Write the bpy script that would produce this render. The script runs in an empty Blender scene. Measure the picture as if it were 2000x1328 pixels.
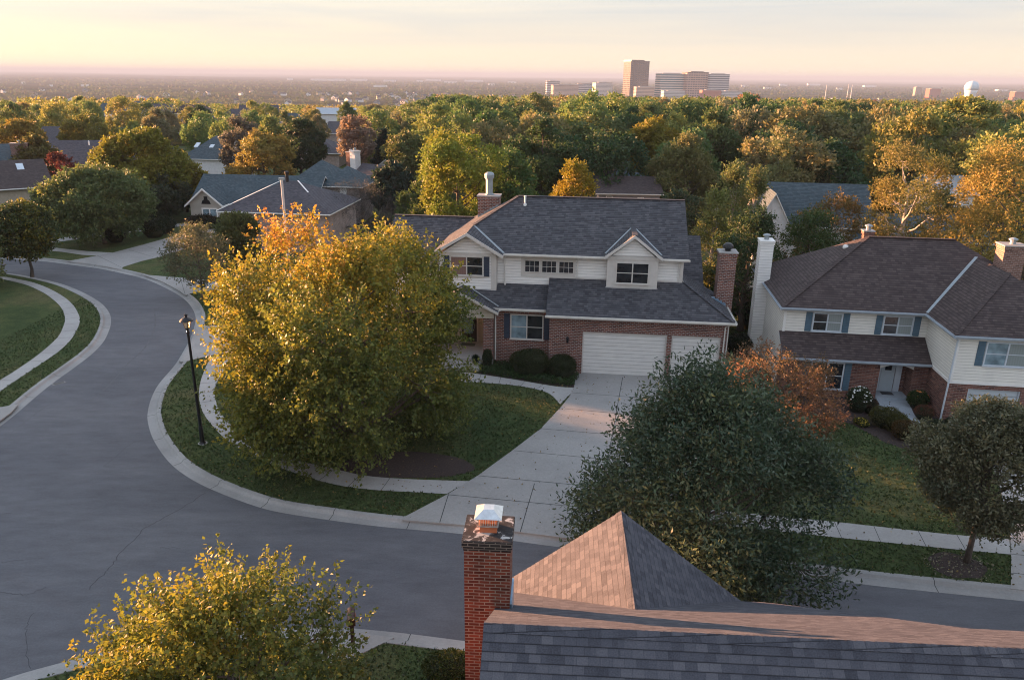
import bpy, math, random
import numpy as np
from mathutils import Vector, Matrix
from mathutils.geometry import delaunay_2d_cdt
R = math.radians
scene = bpy.context.scene
COL = scene.collection

# ------------------------------------------------------------------ camera
CAM_H, FPX = 17.0, 1500.0
PITCH, ROLL = R(19.0), R(0.65)
fwd = np.array([0, math.cos(PITCH), -math.sin(PITCH)])
_r0 = np.array([1.0, 0, 0]); _u0 = np.cross(_r0, fwd)
rgt = _r0 * math.cos(ROLL) + _u0 * math.sin(ROLL)
upv = _u0 * math.cos(ROLL) - _r0 * math.sin(ROLL)
CPOS = np.array([0.0, 0.0, CAM_H])
cd = bpy.data.cameras.new('camera'); cam = bpy.data.objects.new('camera', cd); COL.objects.link(cam)
cd.sensor_width = 36; cd.lens = FPX / 2000 * 36; cd.clip_start = 0.3; cd.clip_end = 90000
cam.matrix_world = Matrix(((rgt[0], upv[0], -fwd[0], 0), (rgt[1], upv[1], -fwd[1], 0), (rgt[2], upv[2], -fwd[2], CAM_H), (0, 0, 0, 1)))
scene.camera = cam
scene.render.resolution_x = 1024; scene.render.resolution_y = 679

# ------------------------------------------------------------------ light
SUN_EL, SUN_AZ = R(5.5), R(62)          # azimuth measured from +Y towards -X
sdir = Vector((-math.sin(SUN_AZ) * math.cos(SUN_EL), math.cos(SUN_AZ) * math.cos(SUN_EL), math.sin(SUN_EL)))
sl = bpy.data.lights.new('sun', 'SUN'); sl.energy = 5.0; sl.angle = R(0.6); sl.color = (1.0, 0.475, 0.235)
so = bpy.data.objects.new('sun', sl); COL.objects.link(so)
so.rotation_euler = sdir.to_track_quat('Z', 'Y').to_euler()
W = bpy.data.worlds.new('World'); scene.world = W; W.use_nodes = True
nt = W.node_tree; nt.nodes.clear()
wo = nt.nodes.new('ShaderNodeOutputWorld'); bg = nt.nodes.new('ShaderNodeBackground')
sky = nt.nodes.new('ShaderNodeTexSky'); sky.sky_type = 'NISHITA'; sky.sun_disc = False
sky.sun_elevation = SUN_EL; sky.sun_rotation = -SUN_AZ; sky.altitude = 200; sky.air_density = 1.0; sky.dust_density = 2.0; sky.ozone_density = 1.5
SKY_STRENGTH = 0.10
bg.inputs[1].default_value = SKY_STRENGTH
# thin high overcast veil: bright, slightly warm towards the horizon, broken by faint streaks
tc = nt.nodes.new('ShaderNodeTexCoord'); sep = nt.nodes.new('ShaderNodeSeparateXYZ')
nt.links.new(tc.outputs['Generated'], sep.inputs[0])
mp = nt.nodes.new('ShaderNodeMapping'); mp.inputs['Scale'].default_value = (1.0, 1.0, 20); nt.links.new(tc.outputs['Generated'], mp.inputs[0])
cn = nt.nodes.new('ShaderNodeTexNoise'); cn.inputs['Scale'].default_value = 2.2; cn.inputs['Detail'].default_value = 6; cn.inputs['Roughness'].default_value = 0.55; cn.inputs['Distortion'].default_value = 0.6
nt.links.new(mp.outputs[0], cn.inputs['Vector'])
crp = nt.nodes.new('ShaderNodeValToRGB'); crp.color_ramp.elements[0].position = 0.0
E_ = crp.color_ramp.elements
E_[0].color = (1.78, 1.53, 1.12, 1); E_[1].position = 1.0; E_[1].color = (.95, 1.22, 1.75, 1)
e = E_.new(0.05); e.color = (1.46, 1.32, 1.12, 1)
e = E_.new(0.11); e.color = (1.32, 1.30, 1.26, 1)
e = E_.new(0.24); e.color = (2.10, 2.25, 2.55, 1)  # unseen sky band above the frame, brightened to light the front walls
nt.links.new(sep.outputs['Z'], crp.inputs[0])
# glow of the veil towards the low sun
sv = nt.nodes.new('ShaderNodeVectorMath'); sv.operation = 'DOT_PRODUCT'
nt.links.new(tc.outputs['Generated'], sv.inputs[0]); sv.inputs[1].default_value = sdir
gm = nt.nodes.new('ShaderNodeMapRange'); gm.inputs[1].default_value = -0.2; gm.inputs[2].default_value = 1.0; gm.inputs[3].default_value = 0.0; gm.inputs[4].default_value = 1.0
nt.links.new(sv.outputs['Value'], gm.inputs[0])
gp = nt.nodes.new('ShaderNodeMath'); gp.operation = 'POWER'; gp.inputs[1].default_value = 3.0; nt.links.new(gm.outputs[0], gp.inputs[0])
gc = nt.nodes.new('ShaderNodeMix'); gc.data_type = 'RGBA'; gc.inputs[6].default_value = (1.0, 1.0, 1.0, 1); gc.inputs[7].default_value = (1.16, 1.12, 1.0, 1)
nt.links.new(gp.outputs[0], gc.inputs[0])
vm = nt.nodes.new('ShaderNodeMix'); vm.data_type = 'RGBA'; vm.blend_type = 'MULTIPLY'; vm.inputs[0].default_value = 1.0
nt.links.new(crp.outputs[0], vm.inputs[6]); nt.links.new(gc.outputs[2], vm.inputs[7])
cm = nt.nodes.new('ShaderNodeMapRange'); cm.inputs[1].default_value = 0.35; cm.inputs[2].default_value = 0.7; cm.inputs[3].default_value = 0.0; cm.inputs[4].default_value = 0.85
nt.links.new(cn.outputs['Fac'], cm.inputs[0])
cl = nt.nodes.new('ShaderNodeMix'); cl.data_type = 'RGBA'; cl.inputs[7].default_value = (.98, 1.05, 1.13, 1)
hz_ = nt.nodes.new('ShaderNodeMapRange'); hz_.inputs[1].default_value = .02; hz_.inputs[2].default_value = .07; nt.links.new(sep.outputs['Z'], hz_.inputs[0])
hm_ = nt.nodes.new('ShaderNodeMath'); hm_.operation = 'MULTIPLY'; nt.links.new(cm.outputs[0], hm_.inputs[0]); nt.links.new(hz_.outputs[0], hm_.inputs[1])
nt.links.new(hm_.outputs[0], cl.inputs[0]); nt.links.new(vm.outputs[2], cl.inputs[6])
mx = nt.nodes.new('ShaderNodeMix'); mx.data_type = 'RGBA'
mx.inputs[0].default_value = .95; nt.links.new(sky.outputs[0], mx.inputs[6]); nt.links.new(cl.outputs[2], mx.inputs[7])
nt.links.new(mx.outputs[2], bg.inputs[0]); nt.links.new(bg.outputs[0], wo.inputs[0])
vs = scene.view_settings; vs.view_transform = 'Standard'; vs.look = 'None'; vs.gamma = 1.0; vs.use_curve_mapping = False; vs.exposure = 2.72
scene.cycles.use_denoising = True; scene.cycles.filter_width = 1.05
scene.cycles.max_bounces = 6; scene.cycles.diffuse_bounces = 3; scene.cycles.transparent_max_bounces = 4; scene.cycles.volume_bounces = 0
scene.cycles.volume_step_rate = 10; scene.cycles.volume_max_steps = 8

# ------------------------------------------------------------------ picture -> place helpers
def ray(px, py):
    d = fwd * FPX + rgt * (px - 1000.0) - upv * (py - 664.0)
    return d / np.linalg.norm(d)
def G(px, py, z=0.0):
    d = ray(px, py); t = (z - CAM_H) / d[2]; p = CPOS + d * t
    return (float(p[0]), float(p[1]))
def proj(p):
    v = np.array(p, float) - CPOS; Z = float(v @ fwd)
    return 1000 + FPX * float(v @ rgt) / Z, 664 - FPX * float(v @ upv) / Z
def terrain(D, x=0.0, y=0.0):
    t = min(max((D - 270) / 1000.0, 0), 1); z = -47 * (t * t * (3 - 2 * t))
    return z
def place(px, D, top_py=None):
    """a ground spot seen at picture column px at distance D along +Y; with top_py also the height that reaches that row"""
    d = ray(px, 300.0 if D > 60 else 700.0)
    x = float(d[0] / d[1] * D); 
    rr = math.hypot(x, D); z = terrain(rr)
    for _ in range(3):
        # column px depends slightly on row through roll: refine at the ground row
        q = proj((x, D, z)); x -= (q[0] - px) * D / FPX
    if top_py is None: return x, D, z
    d = ray(px, top_py); zt = CAM_H + d[2] / d[1] * D
    return x, D, z, zt - z

# ------------------------------------------------------------------ object helpers
def tag(o, label=None, cat=None, group=None, kind=None):
    if label: o['label'] = label
    if cat: o['category'] = cat
    if group: o['group'] = group
    if kind: o['kind'] = kind
    return o
def thing(name, label, cat, loc=(0, 0, 0), yaw=0.0, group=None):
    o = bpy.data.objects.new(name, None); COL.objects.link(o); o.empty_display_size = 0.2
    o.location = loc; o.rotation_euler = (0, 0, yaw)
    return tag(o, label, cat, group)
def link(name, me, parent=None):
    o = bpy.data.objects.new(name, me); COL.objects.link(o); o.parent = parent
    return o

class MB:
    def __init__(s): s.v = []; s.f = []; s.m = []; s.smooth = False; s.uv = {}
    def poly(s, pts, m=0):
        n = len(s.v); s.v += [tuple(map(float, p)) for p in pts]; s.f.append(tuple(range(n, n + len(pts)))); s.m.append(m)
    def box(s, x0, x1, y0, y1, z0, z1, m=0):
        n = len(s.v)
        s.v += [(x0,y0,z0),(x1,y0,z0),(x1,y1,z0),(x0,y1,z0),(x0,y0,z1),(x1,y0,z1),(x1,y1,z1),(x0,y1,z1)]
        for f in ((0,3,2,1),(4,5,6,7),(0,1,5,4),(1,2,6,5),(2,3,7,6),(3,0,4,7)):
            s.f.append(tuple(n + i for i in f)); s.m.append(m)
    def slab(s, pts, th, m=0, mside=None):
        """plate under a planar polygon (roof sheet): top = pts (ccw seen from above), thickness th downwards"""
        mside = m if mside is None else mside
        n = len(s.v); k = len(pts)
        s.v += [tuple(map(float, p)) for p in pts] + [(float(p[0]), float(p[1]), float(p[2]) - th) for p in pts]
        s.f.append(tuple(range(n, n + k))); s.m.append(m)
        s.f.append(tuple(reversed(range(n + k, n + 2 * k)))); s.m.append(mside)
        for i in range(k):
            j = (i + 1) % k
            s.f.append((n + j, n + i, n + k + i, n + k + j)); s.m.append(mside)
    def prism(s, pts2, axis, a, b, m=0):
        """polygon in the plane across axis, extruded from a to b. axis 'x': pts=(y,z); 'y': (x,z); 'z': (x,y)"""
        mk = {'x': lambda p, t: (t, p[0], p[1]), 'y': lambda p, t: (p[0], t, p[1]), 'z': lambda p, t: (p[0], p[1], t)}[axis]
        n = len(s.v); k = len(pts2)
        s.v += [mk(p, a) for p in pts2] + [mk(p, b) for p in pts2]
        s.f.append(tuple(range(n, n + k))); s.m.append(m); s.f.append(tuple(reversed(range(n + k, n + 2 * k)))); s.m.append(m)
        for i in range(k):
            j = (i + 1) % k; s.f.append((n + i, n + k + i, n + k + j, n + j)); s.m.append(m)
    def tube(s, path, rad, n=8, m=0, cap=True):
        path = [np.array(p, float) for p in path]
        if not hasattr(rad, '__len__'): rad = [rad] * len(path)
        rings = []
        for i, p in enumerate(path):
            t = path[min(i + 1, len(path) - 1)] - path[max(i - 1, 0)]; t = t / (np.linalg.norm(t) + 1e-9)
            a = np.cross(t, [0, 0, 1.0]) if abs(t[2]) < 0.95 else np.cross(t, [1.0, 0, 0]); a /= np.linalg.norm(a); b = np.cross(t, a)
            k = len(s.v); rings.append(k)
            for j in range(n):
                an = 2 * math.pi * j / n
                s.v.append(tuple(p + (a * math.cos(an) + b * math.sin(an)) * rad[i]))
        for i in range(len(path) - 1):
            for j in range(n):
                j2 = (j + 1) % n
                s.f.append((rings[i] + j, rings[i] + j2, rings[i + 1] + j2, rings[i + 1] + j)); s.m.append(m)
        if cap:
            s.f.append(tuple(rings[0] + j for j in reversed(range(n)))); s.m.append(m)
            s.f.append(tuple(rings[-1] + j for j in range(n))); s.m.append(m)
    def lathe(s, prof, cx=0, cy=0, n=16, m=0, a0=0.0):
        """profile (r,z) from bottom to top"""
        rings = []
        for r, z in prof:
            rings.append(len(s.v))
            for j in range(n):
                an = a0 + 2 * math.pi * j / n; s.v.append((cx + r * math.cos(an), cy + r * math.sin(an), z))
        for i in range(len(prof) - 1):
            for j in range(n):
                j2 = (j + 1) % n
                s.f.append((rings[i] + j, rings[i] + j2, rings[i + 1] + j2, rings[i + 1] + j)); s.m.append(m)
        s.f.append(tuple(rings[0] + j for j in reversed(range(n)))); s.m.append(m)
        s.f.append(tuple(rings[-1] + j for j in range(n))); s.m.append(m)
    def build(s, name, mats, parent=None, smooth=None, label=None):
        me = bpy.data.meshes.new(name); me.from_pydata(s.v, [], s.f)
        if not isinstance(mats, (list, tuple)): mats = [mats]
        for m in mats: me.materials.append(m)
        me.polygons.foreach_set('material_index', s.m)
        uv = me.uv_layers.new(name='UVMap')
        co = np.array(s.v, float); buf = np.zeros((len(me.loops), 2)); k = 0
        for fi, f in enumerate(s.f):
            if fi in s.uv: buf[k:k + len(f)] = s.uv[fi]; k += len(f); continue
            p = co[list(f)]
            nn = np.zeros(3)
            for i in range(len(f)): nn += np.cross(p[i], p[(i + 1) % len(f)])
            L = np.linalg.norm(nn)
            nn = nn / L if L > 1e-12 else np.array([0, 0, 1.0])
            if abs(nn[2]) > 0.995: h = np.array([1.0, 0, 0]); w = np.array([0, 1.0, 0])
            else:
                h = np.cross([0, 0, 1.0], nn); h /= np.linalg.norm(h); w = np.cross(nn, h)
            buf[k:k + len(f), 0] = p @ h; buf[k:k + len(f), 1] = p @ w; k += len(f)
        uv.data.foreach_set('uv', buf.ravel())
        me.update()
        if smooth or (smooth is None and s.smooth):
            me.polygons.foreach_set('use_smooth', [True] * len(s.f))
        o = link(name, me, parent)
        if label: o['label'] = label
        return o

def struct(mb, name, mats, kind='structure'):
    o = mb.build(name, mats); o['kind'] = kind; return o
def np_mesh(name, v, f4, mats, cols=None, smooth=False):
    me = bpy.data.meshes.new(name); n = len(v); k = len(f4)
    me.vertices.add(n); me.vertices.foreach_set('co', np.ascontiguousarray(v, np.float32).ravel())
    me.loops.add(k * 4); me.loops.foreach_set('vertex_index', np.ascontiguousarray(f4, np.int32).ravel())
    me.polygons.add(k); me.polygons.foreach_set('loop_start', np.arange(0, k * 4, 4, dtype=np.int32))
    me.polygons.foreach_set('loop_total', np.full(k, 4, np.int32))
    for m in mats: me.materials.append(m)
    if smooth: me.polygons.foreach_set('use_smooth', np.ones(k, bool))
    me.update(calc_edges=True)
    if cols is not None:
        a = me.color_attributes.new('leaf_tint', 'FLOAT_COLOR', 'POINT')
        c = np.ones((n, 4), np.float32); c[:, :3] = cols; a.data.foreach_set('color', c.ravel())
    return me

# ------------------------------------------------------------------ materials
def new_mat(name):
    m = bpy.data.materials.new(name); m.use_nodes = True; t = m.node_tree
    return m, t, t.nodes['Principled BSDF'], t.nodes['Material Output']
def N(t, kind, **kw):
    n = t.nodes.new('ShaderNode' + kind)
    for k, v in kw.items():
        if k.startswith('i_'): n.inputs[k[2:].replace('_', ' ')].default_value = v
        else: setattr(n, k, v)
    return n
def ramp(t, fac, stops):
    r = t.nodes.new('ShaderNodeValToRGB'); el = r.color_ramp.elements
    el[0].position, el[0].color = stops[0][0], (*stops[0][1], 1); el[1].position, el[1].color = stops[-1][0], (*stops[-1][1], 1)
    for p, c in stops[1:-1]:
        q = el.new(p); q.color = (*c, 1)
    t.links.new(fac, r.inputs[0]); return r
def mixc(t, a, b, fac, blend='MIX'):
    m = t.nodes.new('ShaderNodeMix'); m.data_type = 'RGBA'; m.blend_type = blend
    for s, i in ((fac, 0), (a, 6), (b, 7)):
        if hasattr(s, 'is_linked') or hasattr(s, 'links'): t.links.new(s, m.inputs[i])
        elif i == 0: m.inputs[0].default_value = s
        else: m.inputs[i].default_value = (*s, 1)
    return m.outputs[2]
def math_(t, op, a, b=None, c=None):
    m = t.nodes.new('ShaderNodeMath'); m.operation = op
    for i, s in enumerate((a, b, c)):
        if s is None: continue
        if isinstance(s, (int, float)): m.inputs[i].default_value = s
        else: t.links.new(s, m.inputs[i])
    return m.outputs[0]
def noise(t, vec, scale, detail=4, rough=0.6, dist=0.0):
    n = N(t, 'TexNoise', i_Scale=scale, i_Detail=detail, i_Roughness=rough, i_Distortion=dist)
    if vec is not None: t.links.new(vec, n.inputs['Vector'])
    return n.outputs['Fac']
def bump(t, h, bs, strength=0.4, dist=0.02):
    b = N(t, 'Bump', i_Strength=strength, i_Distance=dist); t.links.new(h, b.inputs['Height']); t.links.new(b.outputs[0], bs.inputs['Normal'])
def plain(name, col, rough=0.6, metal=0.0, var=0.12, scale=3.0, spec=0.4):
    m, t, b, o = new_mat(name)
    tcn = N(t, 'TexCoord'); f = noise(t, tcn.outputs['Object'], scale, 5, 0.65)
    lo = tuple(c * (1 - var) for c in col); hi = tuple(min(c * (1 + var), 1) for c in col)
    r = ramp(t, f, [(0.3, lo), (0.7, hi)]); t.links.new(r.outputs[0], b.inputs['Base Color'])
    b.inputs['Roughness'].default_value = rough; b.inputs['Metallic'].default_value = metal; b.inputs['Specular IOR Level'].default_value = spec
    return m
def shingle(name, cols, row=0.17, tab=0.24, line=0.25, big=0.16, rough=0.85, bstr=0.6, lw=.32, w2=.12):
    """asphalt shingles in courses: per-tab tone, butt shadow painted as a dark line, weather blotches; uv in metres"""
    m, t, b, o = new_mat(name)
    uv = N(t, 'UVMap'); 
    br = N(t, 'TexBrick', offset=0.37, offset_frequency=2, squash=1.0); br.inputs['Scale'].default_value = 1.0
    br.inputs['Brick Width'].default_value = tab; br.inputs['Row Height'].default_value = row; br.inputs['Mortar Size'].default_value = 0.004
    br.inputs['Color1'].default_value = (0, 0, 0, 1); br.inputs['Color2'].default_value = (1, 1, 1, 1); br.inputs['Mortar'].default_value = (0.1, 0.1, 0.1, 1)
    t.links.new(uv.outputs[0], br.inputs['Vector'])
    sp = N(t, 'SeparateXYZ'); t.links.new(uv.outputs[0], sp.inputs[0])
    # second, wider tab pattern so blocks of tone do not line up
    br2 = N(t, 'TexBrick', offset=0.61, offset_frequency=3); br2.inputs['Scale'].default_value = 1.0
    br2.inputs['Brick Width'].default_value = tab * 2.3; br2.inputs['Row Height'].default_value = row; br2.inputs['Mortar Size'].default_value = 0.0
    br2.inputs['Color1'].default_value = (0, 0, 0, 1); br2.inputs['Color2'].default_value = (1, 1, 1, 1)
    t.links.new(uv.outputs[0], br2.inputs['Vector'])
    s1 = N(t, 'SeparateColor'); t.links.new(br.outputs[0], s1.inputs[0]); s2 = N(t, 'SeparateColor'); t.links.new(br2.outputs[0], s2.inputs[0])
    nf = noise(t, uv.outputs[0], 40, 2, 0.7)
    nb = noise(t, uv.outputs[0], 0.45, 5, 0.6)
    f = math_(t, 'ADD', math_(t, 'MULTIPLY', s1.outputs[0], 0.42), math_(t, 'MULTIPLY', s2.outputs[0], w2))
    f = math_(t, 'ADD', f, (.30 - w2) * .5)
    f = math_(t, 'ADD', f, math_(t, 'MULTIPLY', math_(t, 'SUBTRACT', nb, 0.5), big * 2))
    f = math_(t, 'ADD', f, math_(t, 'MULTIPLY', math_(t, 'SUBTRACT', nf, 0.38), 0.9))
    r = ramp(t, f, [(0.05, cols[0]), (0.45, cols[1]), (0.95, cols[2])])
    fr = math_(t, 'FRACT', math_(t, 'DIVIDE', sp.outputs[1], row))
    ln = N(t, 'MapRange'); ln.inputs[1].default_value = 0.0; ln.inputs[2].default_value = lw; ln.inputs[3].default_value = line; ln.inputs[4].default_value = 1.0  # painted shadow along the lower edge of each course
    t.links.new(fr, ln.inputs[0])
    mul = N(t, 'VectorMath', operation='SCALE'); t.links.new(r.outputs[0], mul.inputs[0]); t.links.new(ln.outputs[0], mul.inputs['Scale'])
    t.links.new(mul.outputs[0], b.inputs['Base Color'])
    b.inputs['Roughness'].default_value = rough; b.inputs['Specular IOR Level'].default_value = 0.25
    h = math_(t, 'ADD', math_(t, 'SUBTRACT', 1.0, fr), math_(t, 'MULTIPLY', s1.outputs[0], 0.5)); bump(t, h, b, bstr, 0.012)
    return m
def brick(name, c1, c2, mortar, w=0.21, h=0.072, ms=0.011, dark=None, bstr=0.5):
    m, t, b, o = new_mat(name)
    uv = N(t, 'UVMap')
    br = N(t, 'TexBrick', offset=0.5, offset_frequency=2); br.inputs['Scale'].default_value = 1.0
    br.inputs['Brick Width'].default_value = w; br.inputs['Row Height'].default_value = h; br.inputs['Mortar Size'].default_value = ms; br.inputs['Mortar Smooth'].default_value = 0.15
    br.inputs['Color1'].default_value = (*c1, 1); br.inputs['Color2'].default_value = (*c2, 1); br.inputs['Mortar'].default_value = (*mortar, 1)
    t.links.new(uv.outputs[0], br.inputs['Vector'])
    br2 = N(t, 'TexBrick', offset=0.5, offset_frequency=2); br2.inputs['Scale'].default_value = 1.0
    br2.inputs['Brick Width'].default_value = w; br2.inputs['Row Height'].default_value = h; br2.inputs['Mortar Size'].default_value = 0; br2.inputs['Bias'].default_value = -0.35
    br2.inputs['Color1'].default_value = (1, 1, 1, 1); br2.inputs['Color2'].default_value = (0.32, 0.30, 0.34, 1) if dark is None else (*dark, 1)
    mpn = N(t, 'Mapping'); mpn.inputs['Location'].default_value = (w * 14, h * 22, 0); t.links.new(uv.outputs[0], mpn.inputs[0]); t.links.new(mpn.outputs[0], br2.inputs['Vector'])
    c = mixc(t, br.outputs[0], br2.outputs[0], 0.75, 'MULTIPLY')
    c = mixc(t, c, (*mortar,), br.outputs['Fac'])
    nb = noise(t, uv.outputs[0], 1.1, 6, 0.65); r = ramp(t, nb, [(0.25, (0.72, 0.72, 0.72)), (0.75, (1.2, 1.2, 1.2))])
    c = mixc(t, c, r.outputs[0], 1.0, 'MULTIPLY')
    t.links.new(c, b.inputs['Base Color']); b.inputs['Roughness'].default_value = 0.9; b.inputs['Specular IOR Level'].default_value = 0.2
    inv = math_(t, 'SUBTRACT', 1.0, br.outputs['Fac']); bump(t, inv, b, bstr, 0.008)
    return m
def siding(name, col, lap=0.13, rough=0.55):
    m, t, b, o = new_mat(name)
    uv = N(t, 'UVMap'); sp = N(t, 'SeparateXYZ'); t.links.new(uv.outputs[0], sp.inputs[0])
    fr = math_(t, 'FRACT', math_(t, 'DIVIDE', sp.outputs[1], lap))
    r = ramp(t, fr, [(0.0, tuple(c * 0.45 for c in col)), (0.10, tuple(c * 0.8 for c in col)), (0.2, col), (1.0, col)])
    nb = noise(t, uv.outputs[0], 1.3, 5, 0.7); r2 = ramp(t, nb, [(0.3, (0.90, 0.90, 0.91)), (0.7, (1.03, 1.03, 1.02))])
    t.links.new(mixc(t, r.outputs[0], r2.outputs[0], 1.0, 'MULTIPLY'), b.inputs['Base Color'])
    b.inputs['Roughness'].default_value = rough; bump(t, math_(t, 'SUBTRACT', 1.0, fr), b, 0.7, 0.02)
    return m
def glassm(name, base=(0.015, 0.017, 0.02), curtain=None):
    m, t, b, o = new_mat(name)
    uv = N(t, 'UVMap')
    if curtain is not None:
        sp = N(t, 'SeparateXYZ'); t.links.new(uv.outputs[0], sp.inputs[0])
        w = N(t, 'TexWave', i_Scale=2.6, i_Distortion=1.5, i_Detail=2.0); t.links.new(uv.outputs[0], w.inputs[0])
        r = ramp(t, w.outputs['Fac'], [(0.0, tuple(c * 0.90 for c in curtain)), (1.0, curtain)])
        t.links.new(r.outputs[0], b.inputs['Base Color'])
    else:
        nb = noise(t, uv.outputs[0], 1.6, 3, 0.5); r = ramp(t, nb, [(0.35, base), (0.75, tuple(c * 2.6 + 0.004 for c in base))])
        t.links.new(r.outputs[0], b.inputs['Base Color'])
    b.inputs['Roughness'].default_value = 0.35 if curtain else 0.06; b.inputs['Specular IOR Level'].default_value = 0.5
    b.inputs['Coat Weight'].default_value = 0.6; b.inputs['Coat Roughness'].default_value = 0.02
    return m

SHINGLE_SLATE = shingle('slate_shingle', [(0.030, 0.031, 0.037), (0.066, 0.067, 0.076), (0.132, 0.131, 0.138)])
SHINGLE_BROWN = shingle('brown_shingle', [(0.034, 0.026, 0.026), (0.062, 0.047, 0.046), (0.108, 0.084, 0.080)], tab=0.22)
SHINGLE_NEAR = shingle('near_shingle', [(0.028, 0.029, 0.037), (0.064, 0.066, 0.080), (0.122, 0.120, 0.132)], row=0.147, tab=0.19, line=0.22, big=0.14, bstr=0.5, lw=.16, w2=.16)
SHINGLE_BLUE = shingle('blue_grey_shingle', [(0.035, 0.052, 0.062), (0.060, 0.085, 0.100), (0.10, 0.13, 0.145)])
SHINGLE_GREY = shingle('grey_shingle', [(0.045, 0.042, 0.05), (0.078, 0.074, 0.086), (0.12, 0.115, 0.125)])
BRICK_RED = brick('red_brick', (0.25, 0.095, 0.065), (0.12, 0.050, 0.042), (0.33, 0.30, 0.28), w=0.23, h=0.10, ms=0.013, dark=(.30,.28,.32))
BRICK_NEAR = brick('near_brick', (0.22, 0.052, 0.028), (0.12, 0.030, 0.020), (0.27, 0.20, 0.16), w=0.215, h=0.073, ms=0.010, dark=(0.28, 0.22, 0.22))
BRICK_SOOT = brick('sooty_brick', (0.035, 0.028, 0.026), (0.018, 0.016, 0.016), (0.16, 0.13, 0.11), w=0.215, h=0.073, ms=0.010)
BRICK_BROWN = brick('brown_brick', (0.25, 0.115, 0.085), (0.10, 0.045, 0.040), (0.24, 0.19, 0.17), w=0.30, h=0.09, ms=0.010, dark=(.30,.26,.30))
BRICK_MID = brick('mid_brick', (0.30, 0.17, 0.13), (0.18, 0.10, 0.08), (0.34, 0.27, 0.24), w=.23, h=.1)
BRICK_PALE = brick('pale_brick', (0.40, 0.32, 0.28), (0.28, 0.20, 0.18), (0.42, 0.38, 0.35))
SIDING_WHITE = siding('white_siding', (0.80, 0.79, 0.76), lap=.17)
SIDING_CREAM = siding('cream_siding', (0.74, 0.72, 0.66), lap=0.16)
SIDING_TAN = siding('tan_siding', (0.40, 0.37, 0.32))
TRIM = plain('putty_trim', (0.54, 0.515, 0.48), 0.5, var=0.07)
TRIM_WHITE = plain('white_trim', (0.74, 0.73, 0.70), 0.45, var=0.07)
TRIM_BLUE = plain('pale_blue_trim', (0.50, 0.55, 0.60), 0.4, var=0.08)
GUTTER = plain('gutter_paint', (0.66, 0.64, 0.59), 0.35, var=0.10)
GUTTER_GREY = plain('grey_gutter_paint', (0.34, 0.39, 0.44), 0.35, var=0.12)
METAL = plain('galvanised_metal', (0.27, 0.31, 0.33), 0.45, metal=0.3, var=0.15)
METAL_BLUE = plain('flashing_metal', (0.24, 0.36, 0.48), 0.35, metal=0.5, var=0.25)
METAL_CAP = plain('stainless_cap', (0.62, 0.63, 0.62), 0.30, metal=0.75, var=0.15, scale=8)
BLACK = plain('black_paint', (0.012, 0.013, 0.016), 0.35, var=0.2)
CLAY = plain('clay_flue', (0.40, 0.12, 0.05), 0.8, var=0.2)
SHUTTER_NAVY = plain('navy_shutter', (0.035, 0.050, 0.080), 0.5, var=0.2)
SHUTTER_BLUE = plain('blue_shutter', (0.075, 0.135, 0.185), 0.5, var=0.15)
GARAGE = siding('garage_door_panel', (0.70, 0.69, 0.66), lap=0.225)
GARAGE_BLUE = siding('pale_garage_door', (0.45, 0.50, 0.54), lap=0.5)
GLASS = glassm('window_glass'); GLASS_CURT = glassm('curtained_glass', curtain=(0.24, 0.28, 0.28)); GLASS_BLIND = glassm('glass_with_blind', curtain=(0.20, 0.13, 0.12)); GLASS_SKY = glassm('pale_window_glass', base=(0.12, 0.17, 0.20))
DOOR_DARK = plain('dark_door', (0.035, 0.026, 0.022), 0.4); DOOR_BLUE = plain('pale_blue_door', (0.40, 0.46, 0.50), 0.45, var=0.06)
STUCCO = plain('beige_panel', (0.46, 0.42, 0.35), 0.8)
def concrete(name, col, var=0.1):
    m, t, b, o = new_mat(name)
    g = N(t, 'NewGeometry'); a = noise(t, g.outputs['Position'], 0.35, 6, 0.6); f = noise(t, g.outputs['Position'], 9.0, 4, 0.7)
    r = ramp(t, a, [(0.3, tuple(c * (1 - 1.6 * var) for c in col)), (0.55, col), (0.75, tuple(c * (1 + var) for c in col))])
    r2 = ramp(t, f, [(0.25, (0.86, 0.86, 0.86)), (0.75, (1.08, 1.08, 1.08))])
    t.links.new(mixc(t, r.outputs[0], r2.outputs[0], 1.0, 'MULTIPLY'), b.inputs['Base Color']); b.inputs['Roughness'].default_value = 0.85
    bump(t, f, b, 0.15, 0.01); return m
CONC = concrete('driveway_concrete', (0.32, 0.31, 0.295)); CONC_WALK = concrete('pavement_concrete', (0.37, 0.36, 0.345)); CURBM = concrete('kerb_concrete', (0.31, 0.305, 0.295), 0.16)
CONC_BLUE = concrete('pale_walk_concrete', (0.33, 0.37, 0.41)); JOINT = plain('joint_dark', (0.06, 0.06, 0.06), 0.95)  # even dark colour of the sawn joints
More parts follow.
